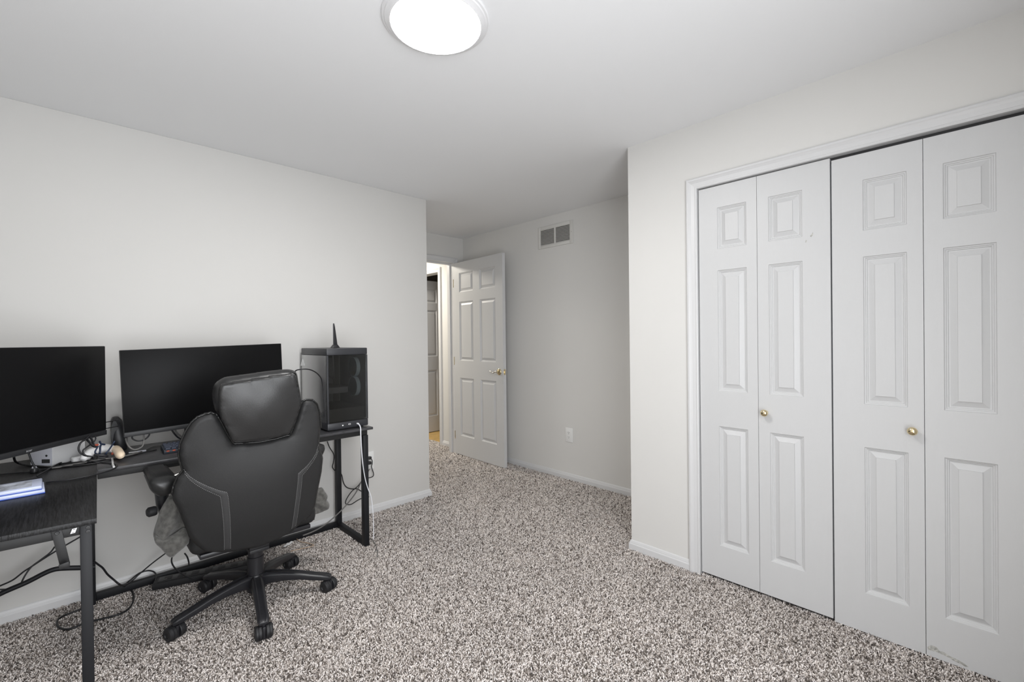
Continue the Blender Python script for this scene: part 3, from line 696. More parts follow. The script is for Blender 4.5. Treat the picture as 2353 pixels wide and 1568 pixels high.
MB().obox(on_left(wl * 0.30, 0.024), ey * (wl * 0.17), Vector((0, 0, 0.0085)), fn * 0.002).build('port', SLOT, rt)
RTC = q1 + ey * wl * 0.45 - ex * 0.006 + Vector((0, 0, 0.014))
# white adapter lying in front of it
q = Vector((0.02,2.885,0.765))
ad = empty('power_adapter', (q.x, q.y, ZT), 'small white adapter lying beside the router box', 'adapter')
MB().obox((q.x, q.y, ZT + 0.0125), Vector((0.030, 0.008, 0)), Vector((-0.004, 0.015, 0)), (0, 0, 0.0115)).build('body', WHITE, ad, bevel=0.006, seg=3)
MB().obox((q.x + 0.034, q.y + 0.009, ZT + 0.0125), Vector((0.006, 0.0016, 0)), Vector((-0.0014, 0.006, 0)), (0, 0, 0.005)).build('plug', SLOT, ad, bevel=0.001)

# game controller: body with two grips, one peach
def blob(name, P, R, m, parent, k=5, n=14, sq=(1, 1)):
    path = cr(P, k); rr = np.interp(np.linspace(0, len(P) - 1, len(path)), range(len(P)), R)
    o = MB().tube(path, [float(x) for x in rr], n).build(name, m, parent, smooth=1.3); return o
gc = empty('game_controller', Vector((0.091,2.968,0.749)), 'white game controller with a peach grip wrapped in dark cables', 'controller')
zc = ZT + 0.030
g0, g1, g2, g3, g4 = [Vector(p) for p in [(0.034,2.825,0.785),(0.065,2.885,0.785),(0.103,2.93,0.785),(0.135,2.871,0.785),(0.143,2.732,0.785)]]
blob('body', [g0 + Vector((0, 0, -0.006)), g0.lerp(g1, 0.5), g1, g2, g3], [0.010, 0.019, 0.022, 0.022, 0.016], WHITE, gc)
blob('grip', [g3 + Vector((-0.006, 0.004, 0.000)), g3 + Vector((0.008, -0.004, 0)), g4 + Vector((0.006, 0, -0.004)), g4 + Vector((0.010, -0.016, -0.011))], [0.012, 0.0175, 0.018, 0.009], PEACH, gc)['label'] = 'peach right grip'
blob('grip', [g0 + Vector((0.012, 0, -0.002)), g0 + Vector((0, -0.01, -0.008)), g0 + Vector((-0.008, -0.022, -0.018))], [0.017, 0.017, 0.010], WHITE, gc)
MB().obox(g3 + Vector((0.0, -0.021, -0.012)), (0.011, 0.002, 0.004), (-0.001, 0.006, 0), (0, 0, 0.006)).build('trigger', REDP, gc, bevel=0.003)
for k, s in enumerate((0.25, 0.6)):
    p_ = g1.lerp(g2, s) + Vector((0, -0.004, 0.020)); st_ = MB().lathe(p_, (0, -0.2, 1), [(0, 0), (0.006, 0), (0.005, 0.006), (0.008, 0.008), (0.008, 0.011), (0, 0.012)], 14).build('thumb_stick', (REDP if k == 0 else WHITE), gc, smooth=0.8)

# desk speaker between the monitors
sp0 = Vector((0.16,3.045,0.749)); sp = empty('speaker', sp0, 'tall black tapered speaker standing between the two monitors', 'speaker')
sx, sy = sp0.x, sp0.y + 0.02
def ring_at(z, wx, wy, ox=0, oy=0):
    return [(sx + ox + wx * math.copysign(abs(math.cos(a)) ** 0.6, math.cos(a)), sy + oy + wy * math.copysign(abs(math.sin(a)) ** 0.6, math.sin(a)), z) for a in [2 * math.pi * i / 24 for i in range(24)]]
MB().rings([ring_at(ZT + z, a, b, ox, oy) for z, a, b, ox, oy in ((0.0005, 0.028, 0.045, 0.006, 0), (0.015, 0.031, 0.048, 0.006, 0), (0.06, 0.032, 0.048, 0.004, 0), (0.11, 0.0285, 0.044, 0.0, 0.004), (0.150, 0.022, 0.036, -0.005, 0.008), (0.166, 0.012, 0.022, -0.008, 0.010), (0.169, 0.004, 0.008, -0.008, 0.010))]).build('cabinet', PLASTIC, sp, smooth=0.9)
MB().rings([[(sx - 0.018 + ox + 0.014 * math.cos(a), sy - 0.048 + oy - 0.0022 * d, ZT + 0.086 + 0.068 * math.sin(a)) for a in [2 * math.pi * i / 24 for i in range(24)]] for ox, oy, d in ((0.004, 0.012, -2), (0.004, 0.010, 0), (0.004, 0.009, 0.6))]).build('mesh_grille', BEZEL, sp, smooth=0.8)

# keyboard, its right half hidden by the chair
k0 = Vector((0.311,2.754,0.75))
ky = k0.y; kx = k0.x; kd = 0.118
kb = empty('keyboard', (kx + 0.15, ky + kd / 2, ZT), 'compact dark blue mechanical keyboard on the desk behind the black chair', 'keyboard')
MB().prism([(kx, ky, ZT + 0.0005), (kx, ky + kd, ZT + 0.0005), (kx, ky + kd, ZT + 0.0280), (kx, ky, ZT + 0.018)], (0.295, 0, 0)).build('case', KEYB, kb, bevel=0.002)
first = None; pit = (kd - 0.008) / 5
proto = {}
for r_ in range(5):
    x = kx + 0.005; widths = ([1.25, 1.25, 1.25, 6.25, 1.25, 1.25, 1.25, 1.25], [2.25] + [1] * 10 + [2.75], [1.75] + [1] * 11 + [2.25], [1.5] + [1] * 12 + [1.5], [1] * 13 + [2])[r_]
    for wk in widths:
        wx = wk * 0.019
        yy = ky + 0.004 + r_ * pit
        if wk not in proto:
            mbk = MB().hexa([(0.001, 0.001, 0), (wx - 0.001, 0.001, 0), (wx - 0.001, pit - 0.001, 0), (0.001, pit - 0.001, 0), (0.0035, 0.0025, 0.0095), (wx - 0.0035, 0.0025, 0.0095), (wx - 0.0035, pit - 0.0045, 0.0095), (0.0035, pit - 0.0045, 0.0095)])
            ko = mbk.build('keycap', KEYC, None, bevel=0.0008, seg=1); proto[wk] = ko.data; bpy.data.objects.remove(ko)
        ko = bpy.data.objects.new('keycap', proto[wk]); COL.objects.link(ko); ko.parent = kb
        ko.location = Vector((x, yy, ZT + 0.0184 + (r_ + 0.5) * 0.0019)) - worg(kb)
        x += wx
for k in range(3): MB().obox((kx + 0.016 + k * 0.024, ky - 0.0003, ZT + 0.0135), (0.0055, 0, 0), (0, 0.0009, 0), (0, 0, 0.0030)).build('red_light', REDP, kb)

# two blue game cases at the left edge
def game_case(z0, dx, dy, rot, label, cover):
    c0 = Vector((-0.087,2.5,0.76)); t_ = empty('game_case', (c0.x - 0.085 + dx, c0.y - 0.07 + dy, z0), label, 'game case', 'blue disc cases')
    c = worg(t_); a = Vector((math.cos(rot), math.sin(rot), 0)); b = Vector((-a.y, a.x, 0)); Z = Vector((0, 0, 1))
    MB().obox(c + Z * 0.0068, a * 0.0855, b * 0.0675, Z * 0.0066).build('shell', BLUEPALE, t_, bevel=0.002)
    MB().obox(c + Z * 0.0139, a * 0.0835, b * 0.0655, Z * 0.0006).build('lid', BLUEPALE, t_, bevel=0.0004)
    MB().obox(c + Z * 0.0024, a * 0.0859, b * 0.0679, Z * 0.0020).build('base', BLUE, t_, bevel=0.0004)
    if cover: MB().obox(c + Z * 0.0147, a * 0.060, b * 0.052, Z * 0.0003).build('cover_print', mat('cover_print', (0.42, 0.45, 0.52), 0.35, var=(34, 0.55)), t_)
    return t_
game_case(ZT + 0.0004, 0.004, 0.0, math.radians(3), 'lower blue plastic disc case of the pair on the wood grain desktop', False)
game_case(ZT + 0.0150, -0.002, 0.003, math.radians(1.5), 'upper disc case of the pair with a grey printed cover', True)

# white pen shaped stylus and a loose white cable end
a_, b_ = [Vector(p) for p in [(0.19,2.894,0.754),(0.256,2.887,0.754)]]
sty = empty('stylus', a_, 'thin white stylus lying on the desk left of the keyboard', 'stylus')
MB().tube([a_, a_.lerp(b_, 0.5)], 0.0028, 8).build('tip', WHITE, sty); MB().tube([a_.lerp(b_, 0.501), b_], 0.0042, 8).build('barrel', LAV, sty)
cable([(0.126,2.824,0.752),(0.124,2.761,0.752),(0.121,2.68,0.752),(0.122,2.626,0.752)], 0.0042, WHITE, 'short white cable end at the front edge of the desk', 'cable end')

# small black puck with a lilac cap and a lead up to the monitor
q = Vector((-0.123,2.78,0.749)); hb_ = empty('cable_puck', q, 'small black puck with a lilac cap under the angled monitor', 'hub')
MB().lathe(q + Vector((0, 0, 0.0006)), (0, 0, 1), [(0, 0), (0.013, 0), (0.0135, 0.012), (0.011, 0.018), (0.0, 0.018)], 18).build('body', PLASTIC, hb_, smooth=0.7)
MB().lathe(q + Vector((0, 0, 0.0188)), (0, 0, 1), [(0, 0), (0.008, 0), (0.007, 0.006), (0, 0.007)], 14).build('cap', LAV, hb_, smooth=0.8)

# leads on the desk
Zk = 0.752
cable([(-0.13,2.6,0.866),(-0.127,2.6,0.852),(-0.122,2.6,0.83),(-0.116,2.6,0.812),(-0.114,2.6,0.8)], 0.0032, CABLE, 'short lead rising from the black puck to the angled monitor')
cable([(-0.191,2.938,0.8),(-0.189,2.968,0.775),(-0.177,2.989,0.757),(-0.148,2.938,0.753),(-0.113,2.886,0.752),(-0.071,2.822,0.752),(-0.031,2.819,0.752),(0.011,2.83,0.752),(0.061,2.814,0.752),(0.114,2.834,0.752)], 0.0042, CABLE, 'thick black lead dropping from the left of the angled monitor chin')
cable([(-0.1,2.895,0.765),(-0.095,2.917,0.755),(-0.059,2.884,0.752),(-0.017,2.865,0.752),(0.04,2.831,0.752),(0.089,2.763,0.752),(0.12,2.699,0.752),(0.133,2.656,0.752),(0.123,2.588,0.752),(0.095,2.553,0.752),(0.054,2.526,0.752),(0.016,2.516,0.752),(-0.028,2.513,0.752),(-0.082,2.531,0.752)], 0.0030, CABLE, 'black lead looping from the router box round to the blue disc cases')
cable([(-0.112,2.661,0.755),(-0.089,2.741,0.755),(-0.063,2.838,0.755),(-0.031,2.918,0.755),(0,2.978,0.755),(0.034,2.937,0.755),(0.063,2.872,0.755)], 0.0032, CABLE, 'black lead crossing diagonally in front of the router box')
cable([(-0.223,2.827,0.752),(-0.186,2.814,0.752),(-0.129,2.789,0.752),(-0.084,2.802,0.752),(-0.03,2.809,0.752),(0.032,2.783,0.752)], 0.0032, CABLE, 'black lead running along the desk left of the black puck')
cable([(-0.071,2.797,0.753),(-0.03,2.794,0.753),(0.025,2.815,0.753),(0.084,2.828,0.753),(0.16,2.83,0.753),(0.228,2.872,0.753),(0.293,2.986,0.753),(0.333,2.992,0.753)], 0.0036, CABLEG, 'shiny grey keyboard lead running along the desk to the keyboard')
cable([(-0.097,2.802,0.752),(-0.044,2.793,0.752),(0.025,2.77,0.752),(0.089,2.774,0.752),(0.167,2.806,0.752),(0.243,2.856,0.752),(0.296,2.881,0.752)], 0.0030, CABLE, 'black lead beside the shiny keyboard lead')
cable([(0.047,2.66,0.896),(0.036,2.64,0.886),(0.019,2.62,0.876),(0.012,2.61,0.856),(0.016,2.6,0.839),(0.03,2.6,0.824),(0.053,2.6,0.814)], 0.0036, CABLE, 'black lead looping below the right corner of the angled monitor')
cable([(0.035,2.66,0.885),(0.045,2.63,0.873),(0.056,2.61,0.858),(0.07,2.6,0.852)], 0.0045, CABLE, 'thick black lead hanging from the angled monitor onto the controller')
cable([(0.05,2.66,0.888),(0.055,2.64,0.874),(0.059,2.61,0.856)], 0.0040, CABLE, 'short black lead under the angled monitor corner')
cable([(0.065,2.67,0.888),(0.066,2.66,0.878),(0.06,2.65,0.868),(0.053,2.64,0.863)], 0.0024, CABLE, 'thin black loop under the angled monitor corner')
cable([(0.047,2.62,0.862),(0.035,2.6,0.856),(0.025,2.59,0.847),(0.028,2.58,0.833),(0.041,2.58,0.82)], 0.0030, CABLE, 'black lead curling round the left grip of the controller')
cable([(0.078,2.63,0.87),(0.081,2.61,0.863),(0.092,2.6,0.859),(0.082,2.59,0.863),(0.077,2.56,0.857),(0.076,2.54,0.846),(0.074,2.54,0.83),(0.08,2.545,0.817)], 0.0036, NAVY, 'navy lead wound round the middle of the controller')
cable([(0.125,2.6,0.868),(0.118,2.59,0.858),(0.106,2.545,0.847),(0.097,2.535,0.836),(0.089,2.54,0.827),(0.065,2.54,0.835),(0.061,2.54,0.845),(0.071,2.56,0.862)], 0.0030, NAVY, 'navy lead crossing the peach grip of the controller')
cable([(0.057,2.53,0.833),(0.07,2.525,0.831),(0.086,2.525,0.827),(0.097,2.53,0.82),(0.086,2.53,0.818),(0.07,2.53,0.822)], 0.0050, CABLE, 'bundle of black lead in front of the controller')
cable([(0.101,2.905,0.913),(0.141,2.97,0.909),(0.158,3.02,0.903)], 0.0022, CABLE, 'upper thin lead between the angled monitor and the speaker')
cable([(0.1,2.905,0.883),(0.141,2.97,0.878),(0.158,3.02,0.872)], 0.0020, CABLE, 'lower thin lead between the angled monitor and the speaker')
cable([(0.264,2.8,0.856),(0.257,2.8,0.838),(0.241,2.8,0.824),(0.219,2.8,0.822),(0.204,2.8,0.83),(0.197,2.8,0.84),(0.199,2.8,0.854)], 0.0034, CABLE, 'black loop hanging under the left part of the second monitor')
cable([(0.24,2.8,0.852),(0.24,2.8,0.822),(0.235,2.79,0.799),(0.221,2.78,0.789),(0.202,2.78,0.787),(0.186,2.78,0.801),(0.178,2.8,0.82),(0.175,2.82,0.838)], 0.0036, CABLEG, 'grey loop hanging under the second monitor beside the speaker')
cable([(0.35,2.82,0.856),(0.362,2.82,0.832),(0.379,2.83,0.808),(0.402,2.84,0.789)], 0.0042, CABLE, 'left black lead hanging under the second monitor by the chair')
cable([(0.365,2.83,0.856),(0.372,2.83,0.835),(0.388,2.84,0.814),(0.411,2.85,0.797)], 0.0042, CABLEG, 'right grey lead hanging under the second monitor by the chair')
cable([(0.406,2.82,0.861),(0.406,2.82,0.836),(0.409,2.82,0.813)], 0.0032, CABLE, 'short black lead next to the shoulder of the chair')
# black lead from behind the headrest onto the tower
cable([(0.857,2.6,1.093),(0.866,2.58,1.129),(0.885,2.56,1.138),(0.924,2.56,1.137),(0.974,2.6,1.12),(1.014,2.63,1.091),(1.034,2.645,1.059),(1.043,2.65,0.997),(1.047,2.65,0.92),(1.053,2.655,0.842)], 0.0032, CABLE, 'thin black lead arching from behind the headrest to the computer tower')

# ------------------------------------------------------------------ leads round the right leg
cable([(1.249,2.655,0.779),(1.256,2.645,0.774),(1.263,2.64,0.752),(1.259,2.63,0.711),(1.264,2.632,0.616),(1.272,2.633,0.52),(1.286,2.635,0.436),(1.3,2.63,0.375),(1.318,2.628,0.322),(1.325,2.62,0.254),(1.318,2.6,0.207),(1.304,2.57,0.166),(1.289,2.54,0.087)], [0.0036] * 30 + [0.0030] * 24 + [0.0022] * 19, CABLEW, 'white lead hanging from the front of the computer tower to the carpet')
tag(MB().lathe(Vector((1.257,2.672,0.777)), (0, -1, 0), [(0, 0), (0.0052, 0), (0.0052, 0.016), (0.0035, 0.020), (0, 0.020)], 14).build('cable_plug', WHITE, None, smooth=0.8, org=(1.257,2.672,0.777)), 'white plug pushed into the front of the computer tower', 'plug')
cable([(1.362,2.724,0.014),(1.348,2.649,0.014),(1.328,2.577,0.014),(1.302,2.538,0.014),(1.291,2.533,0.014),(1.312,2.535,0.014),(1.269,2.463,0.014)], 0.0024, CABLEG, 'thin grey lead end curled on the carpet beside the desk leg')
cable([(1.226,3.06,0.61),(1.24,3.06,0.569),(1.273,3.07,0.51),(1.27,3.07,0.46),(1.267,3.08,0.423),(1.288,3.08,0.391),(1.332,3.09,0.359),(1.346,3.09,0.3),(1.368,3.09,0.259),(1.406,3.09,0.237),(1.444,3.09,0.228),(1.488,3.1,0.196),(1.535,3.1,0.172)], 0.0034, CABLE, 'black lead hanging behind the desk past the rear leg to the right')
cable([(1.532,3.09,0.308),(1.493,3.08,0.294),(1.442,3.07,0.252),(1.392,3.06,0.229),(1.352,3.05,0.192),(1.338,3.04,0.168),(1.346,3.03,0.157),(1.381,3.04,0.148),(1.436,3.06,0.156),(1.491,3.08,0.156),(1.536,3.09,0.148)], 0.0034, CABLE, 'black lead looping between the two right legs of the desk')
cable([(1.556,3.11,0.344),(1.523,3.1,0.315),(1.48,3.08,0.284),(1.419,3.05,0.218),(1.348,3.02,0.171),(1.283,3,0.134),(1.197,2.95,0.114),(1.116,2.9,0.107),(1.032,2.84,0.118),(0.972,2.8,0.131)], 0.0042, CABLEG, 'long grey lead running from the wall outlet down across the floor rail')
pl = [(1.554,3.11,0.425),(1.553,3.11,0.389)]
for i, p_ in enumerate(pl):
    p_ = Vector(p_); tpl = tag(MB().obox((p_[0], YL - 0.022, p_[2]), (0.012, 0, 0), (0, 0.014, 0), (0, 0, 0.0105)).build('wall_plug', PLASTIC, None, bevel=0.003, org=(p_[0], YL - 0.022, p_[2])), ('upper' if i == 0 else 'lower') + ' black plug in the outlet behind the desk leg', 'plug')
cable([(1.555,3.105,0.429),(1.569,3.1,0.407),(1.57,3.1,0.381),(1.567,3.105,0.362),(1.571,3.1,0.336),(1.58,3.1,0.302),(1.571,3.1,0.285),(1.536,3.1,0.283)], 0.0032, CABLE, 'black lead bowing out to the right from the wall outlet')
tag(MB().obox((1.573,3.11,0.347), (0.006, 0, 0), (0, 0.006, 0), (0, 0, 0.010)).build('cable_plug', WHITE, None, bevel=0.002, org=(1.573,3.11,0.347)), 'tiny white plug hanging at the wall outlet', 'plug')

# leads under the return and on the carpet
cable([(-0.258,3,0.225),(-0.24,3,0.229),(-0.204,3,0.24),(-0.171,3,0.265),(-0.15,3,0.277),(-0.123,3,0.293),(-0.08,3,0.317),(-0.037,3,0.339),(0.023,3,0.368)], 0.0036, CABLE, 'upper black lead slanting behind the return leg')
cable([(-0.178,2.96,0.228),(-0.165,2.97,0.258),(-0.146,2.98,0.285),(-0.119,2.99,0.302),(-0.087,3,0.323),(-0.072,3,0.345)], 0.0034, CABLE, 'lower black lead joining the slanting lead behind the hook')
cable([(-0.251,2.92,0.246),(-0.234,2.92,0.24),(-0.209,2.92,0.235),(-0.179,2.93,0.242)], 0.0032, CABLE, 'short black lead end resting along the bent brace')
cable([(0.06,3,0.231),(0.076,2.98,0.215),(0.091,2.96,0.2),(0.106,2.92,0.179),(0.125,2.88,0.162),(0.146,2.84,0.144),(0.165,2.78,0.143)][:6] + [(0.185,3.108,0.014),(0.201,3.044,0.014),(0.205,2.973,0.014),(0.196,2.897,0.014),(0.174,2.838,0.014),(0.141,2.818,0.014),(0.105,2.822,0.014),(0.056,2.834,0.014),(0.017,2.838,0.014),(-0.012,2.832,0.014),(-0.037,2.84,0.014),(-0.056,2.873,0.014),(-0.067,2.918,0.014),(-0.064,2.969,0.014),(-0.044,2.991,0.014),(-0.017,2.998,0.014),(0.016,3.004,0.014),(0.053,3.021,0.014)], 0.0042, CABLE, 'black lead looping out over the carpet round the front leg')
cable([(0.346,3.02,0.169),(0.286,3.03,0.129),(0.233,3.04,0.087),(0.206,3.03,0.069),(0.179,3,0.067)], 0.0034, CABLE, 'black lead slanting down the wall behind the jacket')
cable([(0.182,3.105,0.03),(0.202,3.092,0.05),(0.239,3.12,0.06),(0.276,3.122,0.06),(0.299,3.092,0.055),(0.304,3.057,0.045),(0.295,3.005,0.04)], 0.0038, CABLE, 'black lead arching into the left end of the power strip')
cable([(0.362,2.86,0.235),(0.352,2.86,0.207),(0.347,2.86,0.178),(0.355,2.86,0.148),(0.375,2.86,0.114),(0.407,2.86,0.077),(0.44,2.86,0.05)], 0.0036, CABLE, 'black loop hanging under the seat left of the base')
cable([(0.407,2.9,0.184),(0.418,2.9,0.161),(0.426,2.91,0.127),(0.426,2.91,0.104)], 0.0036, CABLE, 'short black lead dropping behind the hanging loop')

# power strip lying against the floor rail
a0, a1 = Vector((0.277,2.967,0.012)), Vector((0.492,2.897,0.012))
ex = (a1 - a0).normalized(); ey = Vector((-ex.y, ex.x, 0)); L_, D_ = 0.50, 0.085
ps = empty('power_strip', a0 + ex * L_ / 2 + ey * D_ / 2, 'long flat black power strip on the carpet in front of the floor rail', 'power strip')
c = worg(ps)
MB().obox((c.x, c.y, 0.026), ex * L_ / 2, ey * D_ / 2, (0, 0, 0.016)).build('body', RUBBER, ps, bevel=0.003)
MB().obox((c.x, c.y, 0.0428), ex * (L_ / 2 - 0.02), ey * (D_ / 2 - 0.014), (0, 0, 0.0008)).build('face_plate', PLASTIC, ps, bevel=0.0004)
for k in range(7):
    p_ = Vector((c.x, c.y, 0.0440)) + ex * (-L_ / 2 + 0.06 + k * 0.06)
    so = MB().obox(p_, ex * 0.017, ey * 0.019, (0, 0, 0.0006)).build('socket', RUBBER, ps, bevel=0.0003)
MB().obox(Vector((c.x, c.y, 0.0455)) + ex * (-L_ / 2 + 0.05) - ey * 0.012, ex * 0.008, ey * 0.002, (0, 0, 0.0006)).build('switch_light', CABLEG, ps)

# string and paper scraps on the carpet right of the base
cable([(1.019,3.061,0.016),(1.021,2.997,0.016),(1.045,2.945,0.016),(1.063,2.885,0.016),(1.036,2.878,0.016),(0.984,2.89,0.016),(0.932,2.903,0.016)], 0.0022, TAN, 'tan string bent double on the carpet right of the chair base', 'string', name='string')
for i, (p_, lb) in enumerate(zip([(0.94,3.004,0.018),(0.964,3.014,0.018)], ('left white scrap on the carpet under the chair edge', 'right white scrap on the carpet under the chair edge'))):
    p_ = Vector(p_); tag(MB().obox(p_, (0.016, 0.008, 0.004), (-0.004, 0.008, 0), (0, -0.002, 0.0030)).build('paper_scrap', WHITE, None, bevel=0.002, org=p_), lb, 'scrap', 'white scraps on the carpet')

# ------------------------------------------------------------------ the office chair
CX, CY = 0.634, 2.482
ch = empty('office_chair', (CX, CY, 0), 'black leather high back office chair on a five arm base at the desk', 'chair')
MB().lathe((CX, CY, 0), (0, 0, 1), [(0.0, 0.068), (0.040, 0.068), (0.046, 0.085), (0.046, 0.125), (0.040, 0.150), (0.0, 0.150)], 28).build('base_hub', PLASTIC, ch, smooth=0.7)
MB().lathe((CX, CY, 0), (0, 0, 1), [(0.0, 0.1505), (0.037, 0.1505), (0.037, 0.235), (0.033, 0.237), (0.033, 0.275), (0.029, 0.277), (0.029, 0.345), (0.0, 0.345)], 28).build('gas_cylinder', PLASTIC, ch, smooth=0.7)
def leg_rings(a):
    d = Vector((math.cos(a), math.sin(a), 0)); s = Vector((-d.y, d.x, 0)); R = []
    for r_, zt, hh, ww in ((0.030, 0.150, 0.060, 0.026), (0.07, 0.150, 0.050, 0.026), (0.13, 0.141, 0.040, 0.0245), (0.20, 0.126, 0.033, 0.0235), (0.26, 0.109, 0.029, 0.023), (0.305, 0.098, 0.027, 0.0235), (0.332, 0.091, 0.022, 0.023), (0.346, 0.082, 0.013, 0.018)):
        c_ = Vector((CX, CY, zt)) + d * r_
        pr = [(-1, -1), (-1, -0.25), (-0.72, -0.06), (-0.5, 0.0), (-0.30, -0.10), (0.30, -0.10), (0.5, 0.0), (0.72, -0.06), (1, -0.25), (1, -1)]
        R.append([c_ + s * (u * ww) + Vector((0, 0, v * hh)) for u, v in pr])
    return R
def wheel_pair(pos, roll_dir, leg):
    a = Vector((math.cos(roll_dir), math.sin(roll_dir), 0))      # axle direction
    c_ = Vector(pos)
    cs = MB().obox(c_ + Vector((0, 0, 0.002)), a * 0.006, a.cross(Vector((0, 0, 1))) * 0.020, (0, 0, 0.026)).tube([c_ + Vector((0, 0, 0.02)), c_ + Vector((0, 0, 0.046))], 0.010, 10)
    ca_ = cs.build('caster', PLASTIC, leg, bevel=0.002)
    for sgn in (-1, 1):
        MB().lathe(c_ + a * (0.0075 * sgn), a * sgn, [(0, 0), (0.029, 0), (0.031, 0.003), (0.031, 0.011), (0.0285, 0.0125), (0.0285, 0.0140), (0.0305, 0.0155), (0.0298, 0.022), (0.024, 0.027), (0.013, 0.028), (0.011, 0.025), (0.0, 0.025)], 26).build('wheel', RUBBER, leg, smooth=0.5)
wheel_axes = [0.45, -0.15, 0.35, 0.30, 0.55]
for k in range(5):
    a = math.radians(188.2 + 72 * k)
    lg = MB().rings(leg_rings(a)).build('leg', PLASTIC, ch, bevel=0.0015, smooth=0.7)
    wheel_pair((CX + 0.334 * math.cos(a), CY + 0.334 * math.sin(a), 0.0345), wheel_axes[k], lg)
# seat and mechanism
SX = 0.600
MB().box((SX - 0.258, 2.285, 0.385), (SX + 0.262, 2.760, 0.480)).build('seat', LEATHER, ch, bevel=0.034, seg=4)
MB().box((SX - 0.225, 2.300, 0.362), (SX + 0.235, 2.720, 0.3845)).build('seat_pan', PLASTIC, ch, bevel=0.006)
MB().hexa([(CX - 0.065, 2.36, 0.335), (CX + 0.065, 2.36, 0.335), (CX + 0.065, 2.60, 0.335), (CX - 0.065, 2.60, 0.335), (CX - 0.09, 2.33, 0.3635), (CX + 0.09, 2.33, 0.3635), (CX + 0.09, 2.63, 0.3635), (CX - 0.09, 2.63, 0.3635)]).build('tilt_mechanism', PLASTIC, ch, bevel=0.004)
MB().box((SX - 0.045, 2.262, 0.338), (SX + 0.035, 2.40, 0.354)).box((SX - 0.045, 2.262, 0.3541), (SX + 0.035, 2.274, 0.42)).build('back_bracket', RUBBER, ch, bevel=0.003)
MB().tube([(CX + 0.05, 2.46, 0.352), (CX + 0.27, 2.44, 0.350)], 0.005, 8).build('tilt_lever', BLACKM, ch)

# back cushion, outline in the leaning plane of the back
FR = ((0.6,2.245,0.4), (0.9976,-0.0698,0), (-0.0117,-0.1672,0.9859), (-0.0688,-0.9835,-0.1676))
BK = [(-0.1787,0.6088),(-0.1576,0.5639),(-0.1383,0.5152),(-0.1165,0.4723),(-0.0647,0.4663),(-0.0145,0.463),(0.0464,0.4678),(0.1036,0.4779),(0.1283,0.5493),(0.1379,0.5927),(0.1484,0.628),(0.1652,0.6356),(0.1942,0.6309),(0.2156,0.6084),(0.2292,0.5621),(0.2362,0.49),(0.2334,0.4252),(0.2357,0.3946),(0.2454,0.3713),(0.2532,0.3358),(0.2498,0.2697),(0.2352,0.1725),(0.2257,0.0998),(0.209,0.0568),(0.1617,0.0298),(0.128,-0.0001),(0.0662,-0.0206),(-0.015,-0.0331),(-0.1275,-0.0189),(-0.1858,-0),(-0.2137,0.0125),(-0.2412,0.0488),(-0.2684,0.0938),(-0.2815,0.1437),(-0.3031,0.2246),(-0.3199,0.2686),(-0.3249,0.2978),(-0.3198,0.3298),(-0.3072,0.366),(-0.2898,0.3895),(-0.2982,0.4248),(-0.3036,0.459),(-0.2985,0.5018),(-0.2816,0.5481),(-0.2624,0.5837),(-0.243,0.6029),(-0.2168,0.6135),(-0.1968,0.6167)]
BA = np.array(dense(BK, 0.012))
def back_prof(d): 
    return 0.016 * math.sqrt(max(0, 1 - (1 - min(d / 0.022, 1)) ** 2)) + 0.030 * math.sin(min(d / 0.20, 1) * math.pi / 2)
pillow('backrest', BK, FR, back_prof, rnd(0.060, 0.05, 0.02, 0.2), LEATHER, ch, h=0.011, relax=(45, 0.016))
BW, BH = pillow.last
def surf(u, v):
    d = (BW[:, 0] - u) ** 2 + (BW[:, 1] - v) ** 2; k = np.argpartition(d, 4)[:4]; w_ = 1 / (d[k] + 1e-7)
    return float((BH[k] * w_).sum() / w_.sum())
def onback(Q, off=0.0, step=0.006, closed=False):
    P0, e1, e2, n = [Vector(v) for v in FR]; out = []
    Q = dense([tuple(q) for q in Q], step, closed)
    for (u, v) in Q: out.append(P0 + e1 * u + e2 * v + n * (surf(u, v) + off))
    return out
MB().tube(onback(BK[45:48] + BK[0:13], 0.001), 0.0042, 8).build('piping', PIPE, ch, smooth=1.2)['label'] = 'shiny black piping round the headrest notch'
MB().tube(onback(BK[10:16], 0.001), 0.0038, 8).build('piping', PIPE, ch, smooth=1.2)
MB().tube(onback(BK[36:46], 0.001), 0.0038, 8).build('piping', PIPE, ch, smooth=1.2)
# stitched strips down both flanks
def strip(outer, inner, label):
    h_ = 0.008
    Q = list(outer) + list(reversed(inner))
    s_ = pillow('trim_strip', Q, FR, lambda d: 0.0016 * min(1, d / 0.004), lambda d: 0.004, STRIP, ch, h=h_, base=lambda u, v: surf(u, v) + 0.0002)
    s_['label'] = label
    for edge in (outer, inner):
        P_ = onback(edge, 0.0026, 0.0035)
        mb_ = MB()
        for i in range(0, len(P_) - 1, 2): mb_.tube([P_[i], P_[i + 1]], 0.0007, 4)
        o_ = mb_.build('stitching', STITCH, s_, smooth=0); o_['kind'] = 'stuff'; o_['label'] = 'grey stitching'
L_out = [(-0.2864,0.3955),(-0.2682,0.3681),(-0.2441,0.3444),(-0.2092,0.3177),(-0.1733,0.2941),(-0.1441,0.2794),(-0.1392,0.2571),(-0.1339,0.2014),(-0.1301,0.1416),(-0.126,0.0612),(-0.1245,0.0047)]
L_in = [(-0.2836,0.3805),(-0.2682,0.3553),(-0.2469,0.3303),(-0.2179,0.3049),(-0.1852,0.28),(-0.1669,0.2659),(-0.1637,0.244),(-0.1587,0.1984),(-0.1535,0.1386),(-0.1497,0.0687),(-0.1475,0.0105)]
R_out = [(0.2232,0.4153),(0.2148,0.3808),(0.1966,0.3525),(0.1708,0.3259),(0.1343,0.3),(0.1334,0.2687),(0.1311,0.2251),(0.1259,0.1523),(0.1222,0.0893),(0.1186,0.026)]
